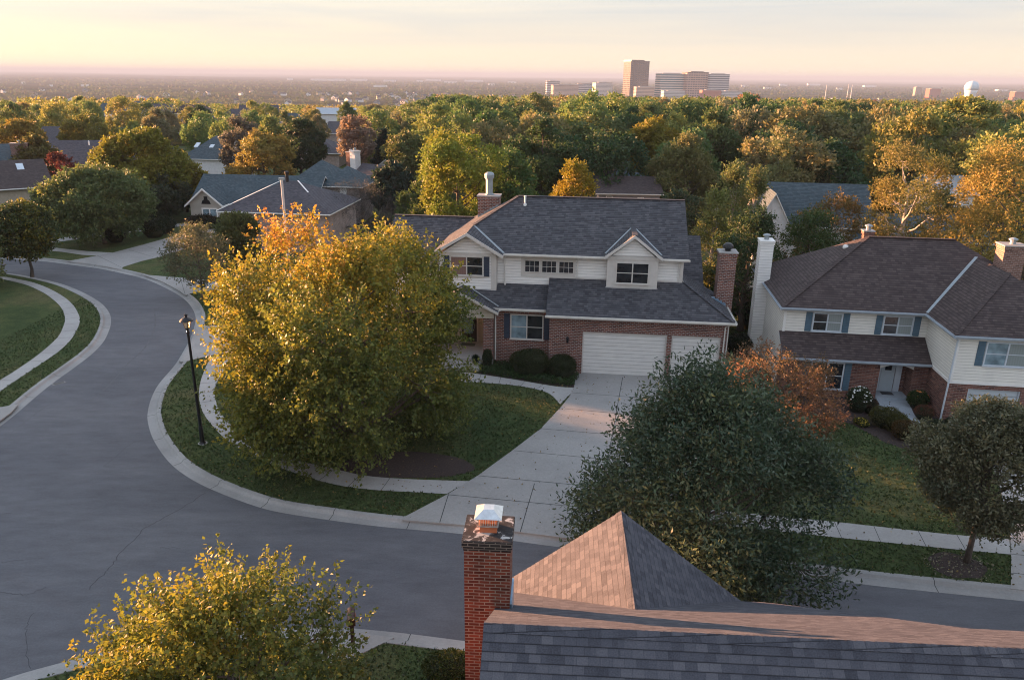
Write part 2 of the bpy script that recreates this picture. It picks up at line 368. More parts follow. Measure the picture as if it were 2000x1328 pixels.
def asphalt():
    m, t, b, o = new_mat('asphalt')
    g = N(t, 'NewGeometry'); mpn = N(t, 'Mapping'); mpn.inputs['Rotation'].default_value = (0, 0, 0.3); mpn.inputs['Scale'].default_value = (0.5, 1.6, 1); t.links.new(g.outputs['Position'], mpn.inputs[0])
    a = noise(t, mpn.outputs[0], 0.16, 7, 0.62, 0.8); f = noise(t, g.outputs['Position'], 14.0, 3, 0.8); s = noise(t, mpn.outputs[0], 1.2, 5, 0.7)
    r = ramp(t, a, [(0.3, (0.088, 0.090, 0.101)), (0.48, (0.106, 0.108, 0.120)), (0.70, (0.128, 0.129, 0.139))])
    r2 = ramp(t, f, [(0.2, (0.78, 0.78, 0.78)), (0.8, (1.22, 1.22, 1.22))]); r3 = ramp(t, s, [(0.28, (0.80, 0.80, 0.80)), (0.72, (1.16, 1.16, 1.16))])
    c = mixc(t, r.outputs[0], r2.outputs[0], 0.8, 'MULTIPLY'); c = mixc(t, c, r3.outputs[0], 1.0, 'MULTIPLY')
    t.links.new(c, b.inputs['Base Color']); b.inputs['Roughness'].default_value = 0.8; b.inputs['Specular IOR Level'].default_value = 0.35; bump(t, f, b, 0.3, 0.01); return m
ASPHALT = asphalt(); SEAL = plain('crack_seal', (0.042, 0.042, 0.048), 0.7); WORN = plain('worn_asphalt_line', (0.105, 0.105, 0.112), 0.85, var=0.2)
def grass():
    m, t, b, o = new_mat('grass')
    g = N(t, 'NewGeometry'); p = g.outputs['Position']
    a = noise(t, p, 0.16, 6, 0.62, 0.4); d = noise(t, p, 1.1, 5, 0.7, 0.3); f = noise(t, p, 9.0, 4, 0.85)
    r = ramp(t, a, [(0.30, (0.042, 0.066, 0.027)), (0.5, (0.064, 0.086, 0.034)), (0.62, (0.096, 0.099, 0.046)), (0.76, (0.145, 0.124, 0.070))])
    r2 = ramp(t, d, [(0.25, (0.62, 0.66, 0.62)), (0.5, (1.0, 1.0, 1.0)), (0.8, (1.5, 1.32, 1.2))])
    r3 = ramp(t, f, [(0.28, (0.30, 0.36, 0.30)), (0.5, (1, 1, 1)), (0.72, (1.9, 1.75, 1.5))])
    c = mixc(t, r.outputs[0], r2.outputs[0], 0.9, 'MULTIPLY'); c = mixc(t, c, r3.outputs[0], 0.9, 'MULTIPLY')
    t.links.new(c, b.inputs['Base Color']); b.inputs['Roughness'].default_value = 1.0; b.inputs['Specular IOR Level'].default_value = 0.1
    bump(t, f, b, 0.8, 0.06); return m
GRASS = grass()
def mulchm():
    m, t, b, o = new_mat('mulch')
    g = N(t, 'NewGeometry'); f = noise(t, g.outputs['Position'], 11.0, 5, 0.85)
    r = ramp(t, f, [(0.25, (0.016, 0.011, 0.010)), (0.55, (0.050, 0.034, 0.030)), (0.8, (0.16, 0.12, 0.10))])
    t.links.new(r.outputs[0], b.inputs['Base Color']); b.inputs['Roughness'].default_value = 1.0; bump(t, f, b, 1.0, 0.05); return m
MULCH = mulchm()
def farland():
    m, t, b, o = new_mat('far_land')
    g = N(t, 'NewGeometry'); p = g.outputs['Position']
    mpn = N(t, 'Mapping'); mpn.inputs['Scale'].default_value = (0.0016, 0.0016, 0.0016); t.links.new(p, mpn.inputs[0])
    a = noise(t, mpn.outputs[0], 1.6, 8, 0.68, 0.5); v = N(t, 'TexVoronoi', i_Scale=2.6); t.links.new(mpn.outputs[0], v.inputs[0])
    r = ramp(t, a, [(0.32, (0.030, 0.036, 0.016)), (0.48, (0.052, 0.050, 0.024)), (0.62, (0.085, 0.072, 0.042)), (0.74, (0.16, 0.13, 0.09))])
    sp = N(t, 'SeparateColor'); t.links.new(v.outputs['Color'], sp.inputs[0])
    r2 = ramp(t, sp.outputs[0], [(0.0, (0.7, 0.7, 0.7)), (0.8, (1.15, 1.1, 1.0)), (1.0, (1.9, 1.8, 1.7))])
    c = mixc(t, r.outputs[0], r2.outputs[0], 0.7, 'MULTIPLY')
    d = noise(t, p, 0.035, 5, 0.8); r3 = ramp(t, d, [(0.3, (0.45, 0.5, 0.4)), (0.7, (1.4, 1.3, 1.1))]); c = mixc(t, c, r3.outputs[0], 0.8, 'MULTIPLY')
    t.links.new(c, b.inputs['Base Color']); b.inputs['Roughness'].default_value = 1.0; b.inputs['Specular IOR Level'].default_value = 0.0; return m
FARLAND = farland()
def leafm(name, trans=0.38, rough=0.55):
    m, t, b, o = new_mat(name)
    oi = N(t, 'ObjectInfo'); at = N(t, 'Attribute', attribute_name='leaf_tint')
    c = mixc(t, oi.outputs['Color'], at.outputs['Color'], 1.0, 'MULTIPLY')
    t.links.new(c, b.inputs['Base Color']); b.inputs['Roughness'].default_value = rough; b.inputs['Specular IOR Level'].default_value = 0.25
    tr = N(t, 'BsdfTranslucent'); c2 = mixc(t, c, (0.95, 1.12, 0.8), 1.0, 'MULTIPLY'); t.links.new(c2, tr.inputs[0])
    ms = N(t, 'MixShader'); ms.inputs[0].default_value = trans; t.links.new(b.outputs[0], ms.inputs[1]); t.links.new(tr.outputs[0], ms.inputs[2]); t.links.new(ms.outputs[0], o.inputs[0]); return m
LEAF = leafm('leaf'); LEAF_DARK = leafm('waxy_leaf', 0.2, 0.4)
def barkm(name, c1, c2):
    m, t, b, o = new_mat(name)
    tcn = N(t, 'TexCoord'); mpn = N(t, 'Mapping'); mpn.inputs['Scale'].default_value = (6, 6, 1.3); t.links.new(tcn.outputs['Object'], mpn.inputs[0])
    f = noise(t, mpn.outputs[0], 1.5, 6, 0.75); r = ramp(t, f, [(0.3, c1), (0.7, c2)]); t.links.new(r.outputs[0], b.inputs['Base Color']); b.inputs['Roughness'].default_value = 0.95
    bump(t, f, b, 0.8, 0.03); return m
BARK = barkm('bark', (0.045, 0.035, 0.028), (0.14, 0.115, 0.095)); BARK_PALE = barkm('pale_bark', (0.26, 0.23, 0.20), (0.55, 0.50, 0.44))
# ================================================================== GROUND, ROAD, WALKS
def smooth(pts, per=6):
    """Catmull-Rom through ground points"""
    P = [np.array(p, float) for p in pts]; P = [2 * P[0] - P[1]] + P + [2 * P[-1] - P[-2]]; out = []
    for i in range(1, len(P) - 2):
        for k in range(per):
            t = k / per; a, b, c, d = P[i - 1], P[i], P[i + 1], P[i + 2]
            out.append(0.5 * ((2 * b) + (-a + c) * t + (2 * a - 5 * b + 4 * c - d) * t * t + (-a + 3 * b - 3 * c + d) * t ** 3))
    out.append(P[-2]); return out
def relax(pts, n=3):
    P = [np.array(p, float) for p in pts]
    for _ in range(n):
        Q = [p.copy() for p in P]
        for i in range(1, len(P) - 1): Q[i] = P[i] * 0.5 + (P[i - 1] + P[i + 1]) * 0.25
        P = Q
    return P
def gl(px): return [G(x, y) for x, y in px]
outer_px = [(-190,500),(-90,502),(16,504),(56,506),(95,509),(147,516),(192,522),(237,531),(282,542),(316,556),(350,574),(370,591),(382,613),(380,634),(370,661),(354,690),(339,713),(309,747),(294,778),(288,805),(290,825),(300,855),(331,899),(376,932),(429,957),(485,978),(537,993),(625,1007),(730,1021),(807,1028),(908,1037),(1018,1052),(1109,1064),(1300,1086),(1500,1111),(1643,1129),(1736,1140),(1931,1160),(2000,1167),(2300,1200)]
inner_px = [(-190,520),(-90,524),(16,531),(68,540),(113,550),(147,562),(176,576),(199,591),(213,609),(216,627),(210,647),(199,667),(176,690),(140,717),(102,744),(68,771),(0,828),(-120,905)]
south_px = [(-330,1450),(-150,1375),(0,1322),(80,1298),(208,1266),(340,1238),(490,1222),(646,1219),(720,1224),(800,1232),(916,1247)]
outer = relax(smooth(gl(outer_px)), 4); inner = relax(smooth(gl(inner_px)), 4); south = relax(smooth(gl(south_px)), 4)
sx, sy = south[-1]
e = np.array(outer[-1]) - np.array(outer[-30]); e /= np.linalg.norm(e)
south += [np.array([sx, sy]) + e * k for k in (3, 8, 16, 28)]
outer += [np.array(outer[-1]) + e * k for k in (6, 14)]
road = [tuple(p) for p in outer] + [tuple(p) for p in reversed(south)] + [G(-700, 1500), G(-700, 1010)] + [tuple(p) for p in reversed(inner)]
def pip(x, y, poly):
    c = False; j = len(poly) - 1
    for i in range(len(poly)):
        xi, yi = poly[i]; xj, yj = poly[j]
        if (yi > y) != (yj > y) and x < (xj - xi) * (y - yi) / (yj - yi) + xi: c = not c
        j = i
    return c
def offset(pts, d):
    """shift to the left of travel by d"""
    out = []
    for i, p in enumerate(pts):
        a = np.array(pts[max(i - 1, 0)]); b = np.array(pts[min(i + 1, len(pts) - 1)]); t = b - a; t = t / (np.linalg.norm(t) + 1e-9)
        out.append(np.array(p) + np.array([-t[1], t[0]]) * d)
    return out
hole = [tuple(p) for p in offset(outer, .62)] + [tuple(p) for p in reversed(offset(south, -.62))] + [G(-700, 1500), G(-700, 1010)] + [tuple(p) for p in reversed(offset(inner, -.62))]
# --- near ground sheet with road and kerbs cut out, then rings out to the horizon
RD = -0.13
ring = [0, 6, 12, 20, 30, 42, 56, 72, 90, 110]
V2 = [Vector(p) for p in hole]; nR = len(V2); edges = [(i, (i + 1) % nR) for i in range(nR)]
rng = random.Random(5)
B0, B1, C0, C1 = -150, 150, -25, 190
bx = [(B0, C0), (B1, C0), (B1, C1), (B0, C1)]
border = []
for (xa, ya), (xb, yb) in zip(bx, bx[1:] + bx[:1]):
    for k in range(30): border.append((xa + (xb - xa) * k / 30, ya + (yb - ya) * k / 30))
nb0 = len(V2); V2 += [Vector(p) for p in border]; edges += [(nb0 + i, nb0 + (i + 1) % len(border)) for i in range(len(border))]
for i in range(40):
    for j in range(30): 
        V2.append(Vector((B0 + (i + .5) * (B1 - B0) / 40 + rng.uniform(-1, 1), C0 + (j + .5) * (C1 - C0) / 30 + rng.uniform(-1, 1))))
res = delaunay_2d_cdt(V2, edges, [], 0, 1e-4)
gv, gf = res[0], res[2]
mb = MB(); mb.v = [(v.x, v.y, 0.0) for v in gv]
for f in gf:
    cx = sum(gv[i].x for i in f) / len(f); cy = sum(gv[i].y for i in f) / len(f)
    if not pip(cx, cy, hole): mb.f.append(tuple(f)); mb.m.append(0)
struct(mb, 'ground', GRASS)
# outer land: one sheet of rings reaching the horizon, falling away behind the wood
def wob(x, y):
    return (math.sin(x / 1900 + 1.3) * math.cos(y / 2600 + .4) + .6 * math.sin(x / 870 + y / 1300) + .3 * math.sin(x / 410 - y / 700))
def land_z(x, y):
    D = math.hypot(x, y); z = terrain(D)
    if D > 6000: z += min((D - 6000) / 9000, 1.0) * (7 + 11 * wob(x, y))
    return z
mb = MB(); NA = 256
rads = [60 * 1.0] ; rads = [195, 230, 270, 320, 380, 450, 530, 620, 720, 840, 980, 1150, 1350, 1600, 1900, 2300, 2800, 3400, 4200, 5200, 6400, 7600, 9000, 10500, 12500, 15000, 18500, 23000, 30000]
for r_ in [0] + rads:
    for j in range(NA):
        an = 2 * math.pi * j / NA
        if r_ == 0:
            # first ring hugs the near sheet's border from outside, a hand below it
            dx, dy = math.sin(an), math.cos(an); tx = (B1 - 1) / abs(dx) if abs(dx) > 1e-6 else 1e9
            ty = ((C1 - 1) / dy) if dy > 1e-6 else ((C0 + 1) / dy if dy < -1e-6 else 1e9)
            k = min(tx, ty); mb.v.append((dx * k, dy * k, -0.02)); continue
        x, y = r_ * math.sin(an), r_ * math.cos(an)
        if r_ == 195 and abs(x) < B1 + 2 and C0 < y < C1 + 3: k = 200 / 195; x *= k; y *= k + .02
        mb.v.append((x, y, land_z(x, y) - (0.02 if r_ < 250 else 0)))
for i in range(len(rads)):
    for j in range(NA):
        j2 = (j + 1) % NA; mb.f.append((i * NA + j, i * NA + j2, (i + 1) * NA + j2, (i + 1) * NA + j)); mb.m.append(0)

struct(mb, 'far_plain', FARLAND)
# --- road sheet
nR = len(road)
mb = MB(); tri = delaunay_2d_cdt([Vector(p) for p in road], [(i, (i + 1) % nR) for i in range(nR)], [], 1, 1e-4)
mb.v = [(v.x, v.y, RD) for v in tri[0]]; mb.f = [tuple(f) for f in tri[2]]; mb.m = [0] * len(mb.f)
def ribbon(mb, pts, w, z, m=0):
    a = offset(pts, w / 2); b = offset(pts, -w / 2)
    for i in range(len(pts) - 1):
        mb.poly([(*b[i], z), (*b[i + 1], z), (*a[i + 1], z), (*a[i], z)], m)
rr = random.Random(3)
def jag(pts, amp):
    P = smooth(pts, 8); return [p + np.array([rr.gauss(0, amp), rr.gauss(0, amp)]) for p in P]
for px, w in [([(400,958),(330,1000),(285,1025),(235,1075),(205,1110),(172,1142)], .03), ([(0,1150),(48,1155),(90,1140)], .02), ([(62,1190),(50,1230),(56,1300)], .02), ([(0,998),(20,996)], .02),
              ([(0,1092),(40,1088)], .02), ([(310,1063),(352,1064)], .015), ([(200,905),(262,858)], .015), ([(180,858),(240,856)], .02)]:
    ribbon(mb, jag(gl(px), 0.035), w, RD + .004, 1)
for px, w in [([(296,596),(303,620),(298,648),(280,678),(250,705)], .10), ([(250,705),(215,745),(175,780)], .06), ([(0,860),(60,810),(160,740),(230,690)], .05)]:
    ribbon(mb, jag(gl(px), 0.012), w, RD + .004, 2)
struct(mb, 'road', [ASPHALT, SEAL, WORN])
# --- kerb and gutter along each road edge
def kerb(name, pts, side):
    """side=+1: lawn lies to the left of travel"""
    prof = [(-0.02, RD + .006), (0.34, RD + .018), (0.40, RD + .05), (0.47, .015), (0.60, .03), (0.66, .026), (0.68, -.06)]
    mb = MB(); offs = [offset(pts, side * d) for d, z in prof]
    acc = 0.0; cuts = 0
    for i in range(len(pts) - 1):
        seg = float(np.linalg.norm(np.array(pts[i + 1]) - np.array(pts[i])))
        for k in range(len(prof) - 1):
            q = [(*offs[k][i], prof[k][1]), (*offs[k][i + 1], prof[k][1]), (*offs[k + 1][i + 1], prof[k + 1][1]), (*offs[k + 1][i], prof[k + 1][1])]
            mb.poly(q if side > 0 else q[::-1], 0)
        acc += seg
        if acc > 3.05:
            acc = 0
            a = np.array(pts[i + 1]); t = np.array(pts[i + 1]) - np.array(pts[i]); t /= (np.linalg.norm(t) + 1e-9)
            for k in range(len(prof) - 2):
                p0, p1 = offs[k][i + 1], offs[k + 1][i + 1]; h = t * 0.014
                q = [(*(p0 - h), prof[k][1] + .003), (*(p0 + h), prof[k][1] + .003), (*(p1 + h), prof[k + 1][1] + .003), (*(p1 - h), prof[k + 1][1] + .003)]
                mb.poly(q if side > 0 else q[::-1], 1)
    struct(mb, name, [CURBM, JOINT])
kerb('kerb_outer', outer, 1); kerb('kerb_inner', inner, -1); kerb('kerb_south', south, -1)
# storm drain slot in the inner kerb
mb = MB(); dx, dy = G(114, 745); mb.box(-.28, .28, -.07, .07, 0, .03); mb.box(-.33, .33, -.12, .12, -.01, .015, 1)
o = mb.build('storm_drain', [BLACK, CURBM]); o.location = (dx, dy, RD + .012); o.rotation_euler = (0, 0, .75); tag(o, 'small dark drain grate at the edge of the road by the inner kerb', 'drain')
# --- flat concrete: walks and driveways (each a sheet with sawn joints in its own mesh)
PAVED = []
def sheet(name, px, z, mat, joints=(), jw=.03, world=None, kind='structure'):
    P = [Vector(p) for p in (gl(px) if world is None else world)]; n = len(P); PAVED.append([tuple(p) for p in P])
    t3 = delaunay_2d_cdt(P, [(i, (i + 1) % n) for i in range(n)], [], 1, 1e-4)
    mb = MB(); mb.v = [(v.x, v.y, z) for v in t3[0]]; mb.f = [tuple(f) for f in t3[2]]; mb.m = [0] * len(mb.f)
    for i in range(n):
        a, b = P[i], P[(i + 1) % n]; mb.poly([(a.x, a.y, z), (b.x, b.y, z), (b.x, b.y, -.03), (a.x, a.y, -.03)], 0)
    for a, b in joints:
        a, b = (np.array(G(*a)), np.array(G(*b))) if world is None or True else (a, b)
        ribbon(mb, [a, b], jw, z + .004, 1)
    return struct(mb, name, [mat, JOINT], kind)
def cross_joints(left, right, step):
    """joints across a ribbon given by two pixel edges"""
    A = smooth(gl(left), 10); B = smooth(gl(right), 10); out = []
    LA = np.r_[0, np.cumsum([np.linalg.norm(A[i + 1] - A[i]) for i in range(len(A) - 1)])]
    n = int(LA[-1] / step)
    for k in range(1, n):
        i = int(np.searchsorted(LA, k * step)); a = A[min(i, len(A) - 1)]
        j = int(np.argmin([np.linalg.norm(b - a) for b in B])); out.append((a, B[j]))
    return out
def walk(name, left, right, z, mat, step=1.5):
    A = smooth(gl(left), 5); B = smooth(gl(right), 5)
    o_world = [tuple(p) for p in A] + [tuple(p) for p in reversed(B)]
    P = [Vector(p) for p in o_world]; n = len(P); PAVED.append(o_world)
    t3 = delaunay_2d_cdt(P, [(i, (i + 1) % n) for i in range(n)], [], 1, 1e-4)
    mb = MB(); mb.v = [(v.x, v.y, z) for v in t3[0]]; mb.f = [tuple(f) for f in t3[2]]; mb.m = [0] * len(mb.f)
    for a, b in cross_joints(left, right, step): ribbon(mb, [a, b], .025, z + .004, 1)
    return struct(mb, name, [mat, JOINT])
walk('pavement_inner', [(-190,520),(-60,535),(34,552),(77,568),(102,584),(120,602),(127,622),(123,640),(111,661),(75,693),(29,725),(0,743),(-90,800)],
     [(-190,514),(-60,530),(41,547),(79,557),(113,573),(138,591),(151,609),(156,625),(151,643),(136,667),(108,692),(68,719),(23,749),(0,765),(-90,825)], .02, CONC_WALK)
walk('pavement_corner', [(412,697),(400,722),(392,745),(389,765),(391,790),(404,818),(443,860),(495,890),(572,923),(656,947),(730,957),(800,961),(872,965)],
     [(452,697),(438,722),(425,745),(419,765),(424,790),(440,818),(485,848),(541,878),(590,901),(642,913),(712,929),(800,936),(917,940)], .02, CONC_WALK)
walk('pavement_east', [(1262,984),(1400,997),(1617,1018),(1673,1024),(1736,1031),(1857,1044),(1971,1053)],
     [(1262,1012),(1400,1025),(1607,1047),(1673,1054),(1746,1061),(1875,1074),(1974,1083)], .02, CONC_WALK)
walk('front_walk', [(893,726),(934,731),(1000,741),(1084,755),(1126,758)], [(893,747),(940,748),(1010,754),(1068,767),(1094,790)], .026, CONC_WALK, 1.35)
sheet('driveway', [(1126,727),(1124,737),(1121,758),(1112,775),(1097,794),(1056,838),(1004,878),(934,929),(874,966),(790,1010),(786,1016),(908,1026),(1018,1040),(1109,1052),(1290,1073),(1330,960),(1395,830),(1423,746),(1424,734)], .032, CONC,
      [((1118,768),(1412,789)),((1102,799),(1405,826)),((1056,838),(1391,866)),((1004,881),(1365,915)),((934,930),(1340,968)),((875,967),(1310,1008)),((1216,738),(1193,865)),((1193,865),(1178,958)),((1044,945),(1016,1040)),((876,966),(859,1021)),((1190,985),(1170,1060))], .035)
sheet('driveway_west', [(131,511),(190,500),(221,494),(278,479),(325,466),(402,448),(470,440),(478,458),(402,470),(345,492),(312,502),(275,511),(240,522),(237,527),(190,518)], .03, CONC, [((190,500),(237,523)),((250,488),(300,503)),((278,479),(330,495))])
sheet('pavement_west', [(98,483),(130,487),(170,491),(219,494),(192,500),(160,498),(120,492),(96,490)], .02, CONC_WALK)
sheet('lane_far', [(-60,474),(30,472),(100,468),(162,459),(275,446),(380,434),(380,439),(275,452),(162,466),(100,475),(30,480),(-60,482)], .02, CONC_WALK)
sheet('driveway_fork', [(279,537),(352,543),(429,550),(560,562),(560,578),(429,569),(393,568),(362,577),(350,568),(316,550)], .03, CONC, [((352,543),(362,577))])
sheet('driveway_side', [(386,637),(480,636),(620,645),(620,684),(470,686),(430,691),(397,698),(361,707),(350,706),(372,670)], .03, CONC, [((430,637),(430,691))])
sheet('driveway_south_west', [(-200,885),(-40,858),(0,796),(36,790),(22,806),(0,822),(-110,890)], .03, CONC)
sheet('driveway_east', [(1886,842),(1925,880),(1950,940),(1969,1021),(1973,1052),(1975,1090),(1974,1150),(2300,1185),(2300,842)], .032, CONC, [((1973,1052),(2200,1070)),((1975,1083),(2200,1104)),((1969,1021),(2200,1040)),((1973,1120),(2200,1140))])
walk('east_front_walk', [(1706,777),(1716,796),(1742,816),(1785,843),(1828,862),(1885,874)], [(1773,778),(1785,809),(1805,832),(1836,848),(1862,855),(1885,858)], .028, CONC_BLUE, 3.0)
sheet('planting_bed_east', [(1560,795),(1600,812),(1666,829),(1732,866),(1812,891),(1870,893),(1905,880),(1930,838),(1850,790),(1700,770),(1560,765)], .012, MULCH)
sheet('planting_bed', [(934,731),(935,700),(960,686),(1085,694),(1140,738),(1124,757),(1084,754),(1000,740)], .012, MULCH)
def disc(px, py, r, ry=None, z=.014):
    x, y = G(px, py); ry = ry or r; return [(x + math.cos(a) * r * (1 + .08 * math.sin(3 * a + px)), y + math.sin(a) * ry * (1 + .06 * math.sin(5 * a))) for a in [2 * math.pi * k / 36 for k in range(36)]]
sheet('mulch_ring_maple', None, .012, MULCH, world=disc(795, 908, 3.1, 1.25))
sheet('mulch_ring_east', None, .012, MULCH, world=disc(1868, 1104, 1.0, .8))
sheet('driveway_south', [(596,1236),(640,1234),(700,1236),(770,1246),(735,1263),(690,1285),(640,1300),(590,1300)], .03, CONC)
# ================================================================== HOUSE BUILDING KIT (local frame: x along the front, y into the house, z up)
def window(root, u0, u1, z0, z1, v, n=2, glass=(GLASS,), trim=TRIM, tw=.07, grid=None, hung=True, sill=True, name='window', label=None):
    f = MB(); g = MB(); pr = .05
    f.box(u0, u1, v - pr, v, z1 - tw, z1); f.box(u0, u1, v - pr, v, z0, z0 + tw)
    f.box(u0, u0 + tw, v - pr, v, z0 + tw, z1 - tw); f.box(u1 - tw, u1, v - pr, v, z0 + tw, z1 - tw)
    iw = (u1 - u0 - tw * (n + 1)) / n
    for k in range(n):
        a = u0 + tw + k * (iw + tw); b = a + iw
        if k: f.box(a - tw, a, v - pr, v, z0 + tw, z1 - tw)
        g.box(a, b, v - .012, v + .02, z0 + tw, z1 - tw, k % len(glass))
        if hung: f.box(a, b, v - .035, v - .013, (z0 + z1) / 2 - .022, (z0 + z1) / 2 + .022)
        if grid:
            for i in range(1, grid[0]): x = a + (b - a) * i / grid[0]; f.box(x - .011, x + .011, v - .03, v - .0131, z0 + tw, z1 - tw)
            for i in range(1, grid[1]): z = z0 + tw + (z1 - z0 - 2 * tw) * i / grid[1]; f.box(a, b, v - .0305, v - .0132, z - .011, z + .011)
    if sill: f.box(u0 - .04, u1 + .04, v - .10, v - pr - .001, z0 - .03, z0 + .03)
    w = f.build(name, trim, root); p = g.build('pane', list(glass), w)
    if label: w['label'] = label
    return w
def shutter(root, u0, u1, z0, z1, v, mat):
    b = MB(); b.box(u0, u1, v - .035, v - .002, z0, z1); n = int((z1 - z0) / .10)
    for i in range(n):
        z = z0 + .06 + (z1 - z0 - .12) * i / n
        b.box(u0 + .04, u1 - .04, v - .05, v - .036, z, z + .035)
    b.build('shutter', mat, root)
def gutter(root, p0, p1, mat=GUTTER, w=.12, h=.13):
    """K-style gutter: open trough along a level eave, outside of the line p0-p1 (local)"""
    p0 = np.array(p0, float); p1 = np.array(p1, float); t = (p1 - p0) / np.linalg.norm(p1 - p0); o = np.array([t[1], -t[0], 0])
    b = MB(); prof = [(0, 0), (0, -h), (w * .6, -h), (w, -h * .45), (w, 0), (w - .015, 0), (w - .02, -h * .5), (.01, -h * .6), (.01, 0)]
    n = len(b.v)
    for p in (p0, p1):
        for a, z in prof: b.v.append(tuple(p + o * a + np.array([0, 0, z])))
    k = len(prof)
    for i in range(k): j = (i + 1) % k; b.f.append((i, j, k + j, k + i)); b.m.append(0)
    b.f.append(tuple(range(k))); b.m.append(0); b.f.append(tuple(reversed(range(k, 2 * k)))); b.m.append(0)
    return b.build('gutter', mat, root)
def downspout(root, path, mat=GUTTER, r=.04):
    b = MB(); b.tube(path, r, 6); return b.build('downspout', mat, root)
def strip(root, name, p0, p1, w, mat, nrm=(0, 0, 1), lift=.012, th=.01):
    """thin metal or shingle strip lying along an edge p0-p1"""
    p0 = np.array(p0, float); p1 = np.array(p1, float); t = p1 - p0; t /= np.linalg.norm(t); s = np.cross(np.array(nrm, float), t); s /= np.linalg.norm(s)
    u = np.cross(t, s); u = u if u[2] > 0 else -u
    b = MB(); a = [p0 - s * w / 2, p1 - s * w / 2, p1 + s * w / 2, p0 + s * w / 2]
    top = [q + u * (lift + th) for q in a]; bot = [q + u * lift for q in a]; n = 0
    b.v += [tuple(q) for q in bot + top]
    for f in ((0, 3, 2, 1), (4, 5, 6, 7), (0, 1, 5, 4), (1, 2, 6, 5), (2, 3, 7, 6), (3, 0, 4, 7)): b.f.append(f); b.m.append(0)
    return b.build(name, mat, root)
def rake(b, apex, foot, v, hgt=.20, th=.05, m=0):
    """sloping fascia board of a gable in the x-z plane at depth v"""
    (ua, za), (uf, zf) = apex, foot
    b.prism([(uf, zf), (ua, za), (ua, za - hgt), (uf, zf - hgt)], 'y', v, v - th, m)
def chimney(root, u0, u1, v0, v1, z0, z1, mat, crown=CONC, cap=None, cap_h=.35, name='chimney', parent_name=None):
    b = MB(); b.box(u0, u1, v0, v1, z0, z1 - .18); b.box(u0 - .04, u1 + .04, v0 - .04, v1 + .04, z1 - .18, z1)
    c = b.build(name, mat, root); k = MB(); k.box(u0 - .07, u1 + .07, v0 - .07, v1 + .07, z1 + .001, z1 + .07); k.build('crown', crown, c)
    cx, cy = (u0 + u1) / 2, (v0 + v1) / 2
    if cap == 'dome':
        k = MB(); k.lathe([(.17, z1 + .07), (.17, z1 + .22), (.30, z1 + .22), (.33, z1 + .30), (.30, z1 + .42), (.2, z1 + .52), (.05, z1 + .57)], cx, cy, 18); k.build('cap', BLACK, c, smooth=False)
    elif cap == 'flue':
        k = MB(); k.lathe([(.32, z1 + .07), (.32, z1 + .13), (.24, z1 + .15), (.24, z1 + 1.1), (.27, z1 + 1.1), (.27, z1 + 1.15), (.33, z1 + 1.17), (.34, z1 + 1.38), (.30, z1 + 1.48), (.18, z1 + 1.55), (.03, z1 + 1.57)], cx, cy, 8, a0=.39); k.build('flue', METAL, c)
    elif cap == 'pot':
        k = MB(); k.lathe([(.15, z1 + .07), (.15, z1 + .30), (.24, z1 + .30), (.24, z1 + .36), (.05, z1 + .44)], cx, cy, 10); k.build('cap', METAL, c)
    return c
def block(root, u0, u1, v0, v1, ez, rz, kind, axis, wall, roofm, over=.4, z0=0.0, trim=TRIM_WHITE, gut=True, mside=None):
    """one wing: walls + roof"""
    b = MB(); b.box(u0, u1, v0, v1, z0, ez - .02)
    a0, a1, c0, c1 = u0 - over, u1 + over, v0 - over, v1 + over
    e = ez
    r = MB(); um, vm_ = (u0 + u1) / 2, (v0 + v1) / 2
    if kind == 'hip':
        if axis == 'u':
            h = (c1 - c0) / 2; A, B = (a0 + h, vm_, rz), (a1 - h, vm_, rz)
            if A[0] > B[0]: A = B = (um, vm_, rz)
            F = [[(a0, c0, e), (a1, c0, e), B, A], [(a1, c0, e), (a1, c1, e), B], [(a1, c1, e), (a0, c1, e), A, B], [(a0, c1, e), (a0, c0, e), A]]
        else:
            h = (a1 - a0) / 2; A, B = (um, c0 + h, rz), (um, c1 - h, rz)
            if A[1] > B[1]: A = B = (um, vm_, rz)
            F = [[(a0, c0, e), (a1, c0, e), A], [(a1, c0, e), (a1, c1, e), B, A], [(a1, c1, e), (a0, c1, e), B], [(a0, c1, e), (a0, c0, e), A, B]]
    else:
        if axis == 'u':
            F = [[(a0, c0, e), (a1, c0, e), (a1, vm_, rz), (a0, vm_, rz)], [(a1, c1, e), (a0, c1, e), (a0, vm_, rz), (a1, vm_, rz)]]
            s = (rz - ez) / (vm_ - c0); k = ez + s * over
            b.prism([(v0, ez - .02), (v1, ez - .02), (v1, k - .16), (vm_, rz - .16), (v0, k - .16)], 'x', u0, u1)
        else:
            F = [[(a0, c0, e), (um, c0, rz), (um, c1, rz), (a0, c1, e)][::-1], [(a1, c0, e), (a1, c1, e), (um, c1, rz), (um, c0, rz)]]
            s = (rz - ez) / (um - a0); k = ez + s * over
            b.prism([(u0, ez - .02), (u1, ez - .02), (u1, k - .16), (um, rz - .16), (u0, k - .16)], 'y', v0, v1)
    for q in F: 
        q2 = []
        for p in q:
            if not q2 or p != q2[-1]: q2.append(p)
        r.slab(q2, .13, 0, 1)
    b.build('wall', wall, root); rf = r.build('roof', [roofm, mside or trim], root)
    if gut: gutter(root, (a0, c0, ez - .02), (a1, c0, ez - .02), trim, .11, .11)
    return rf

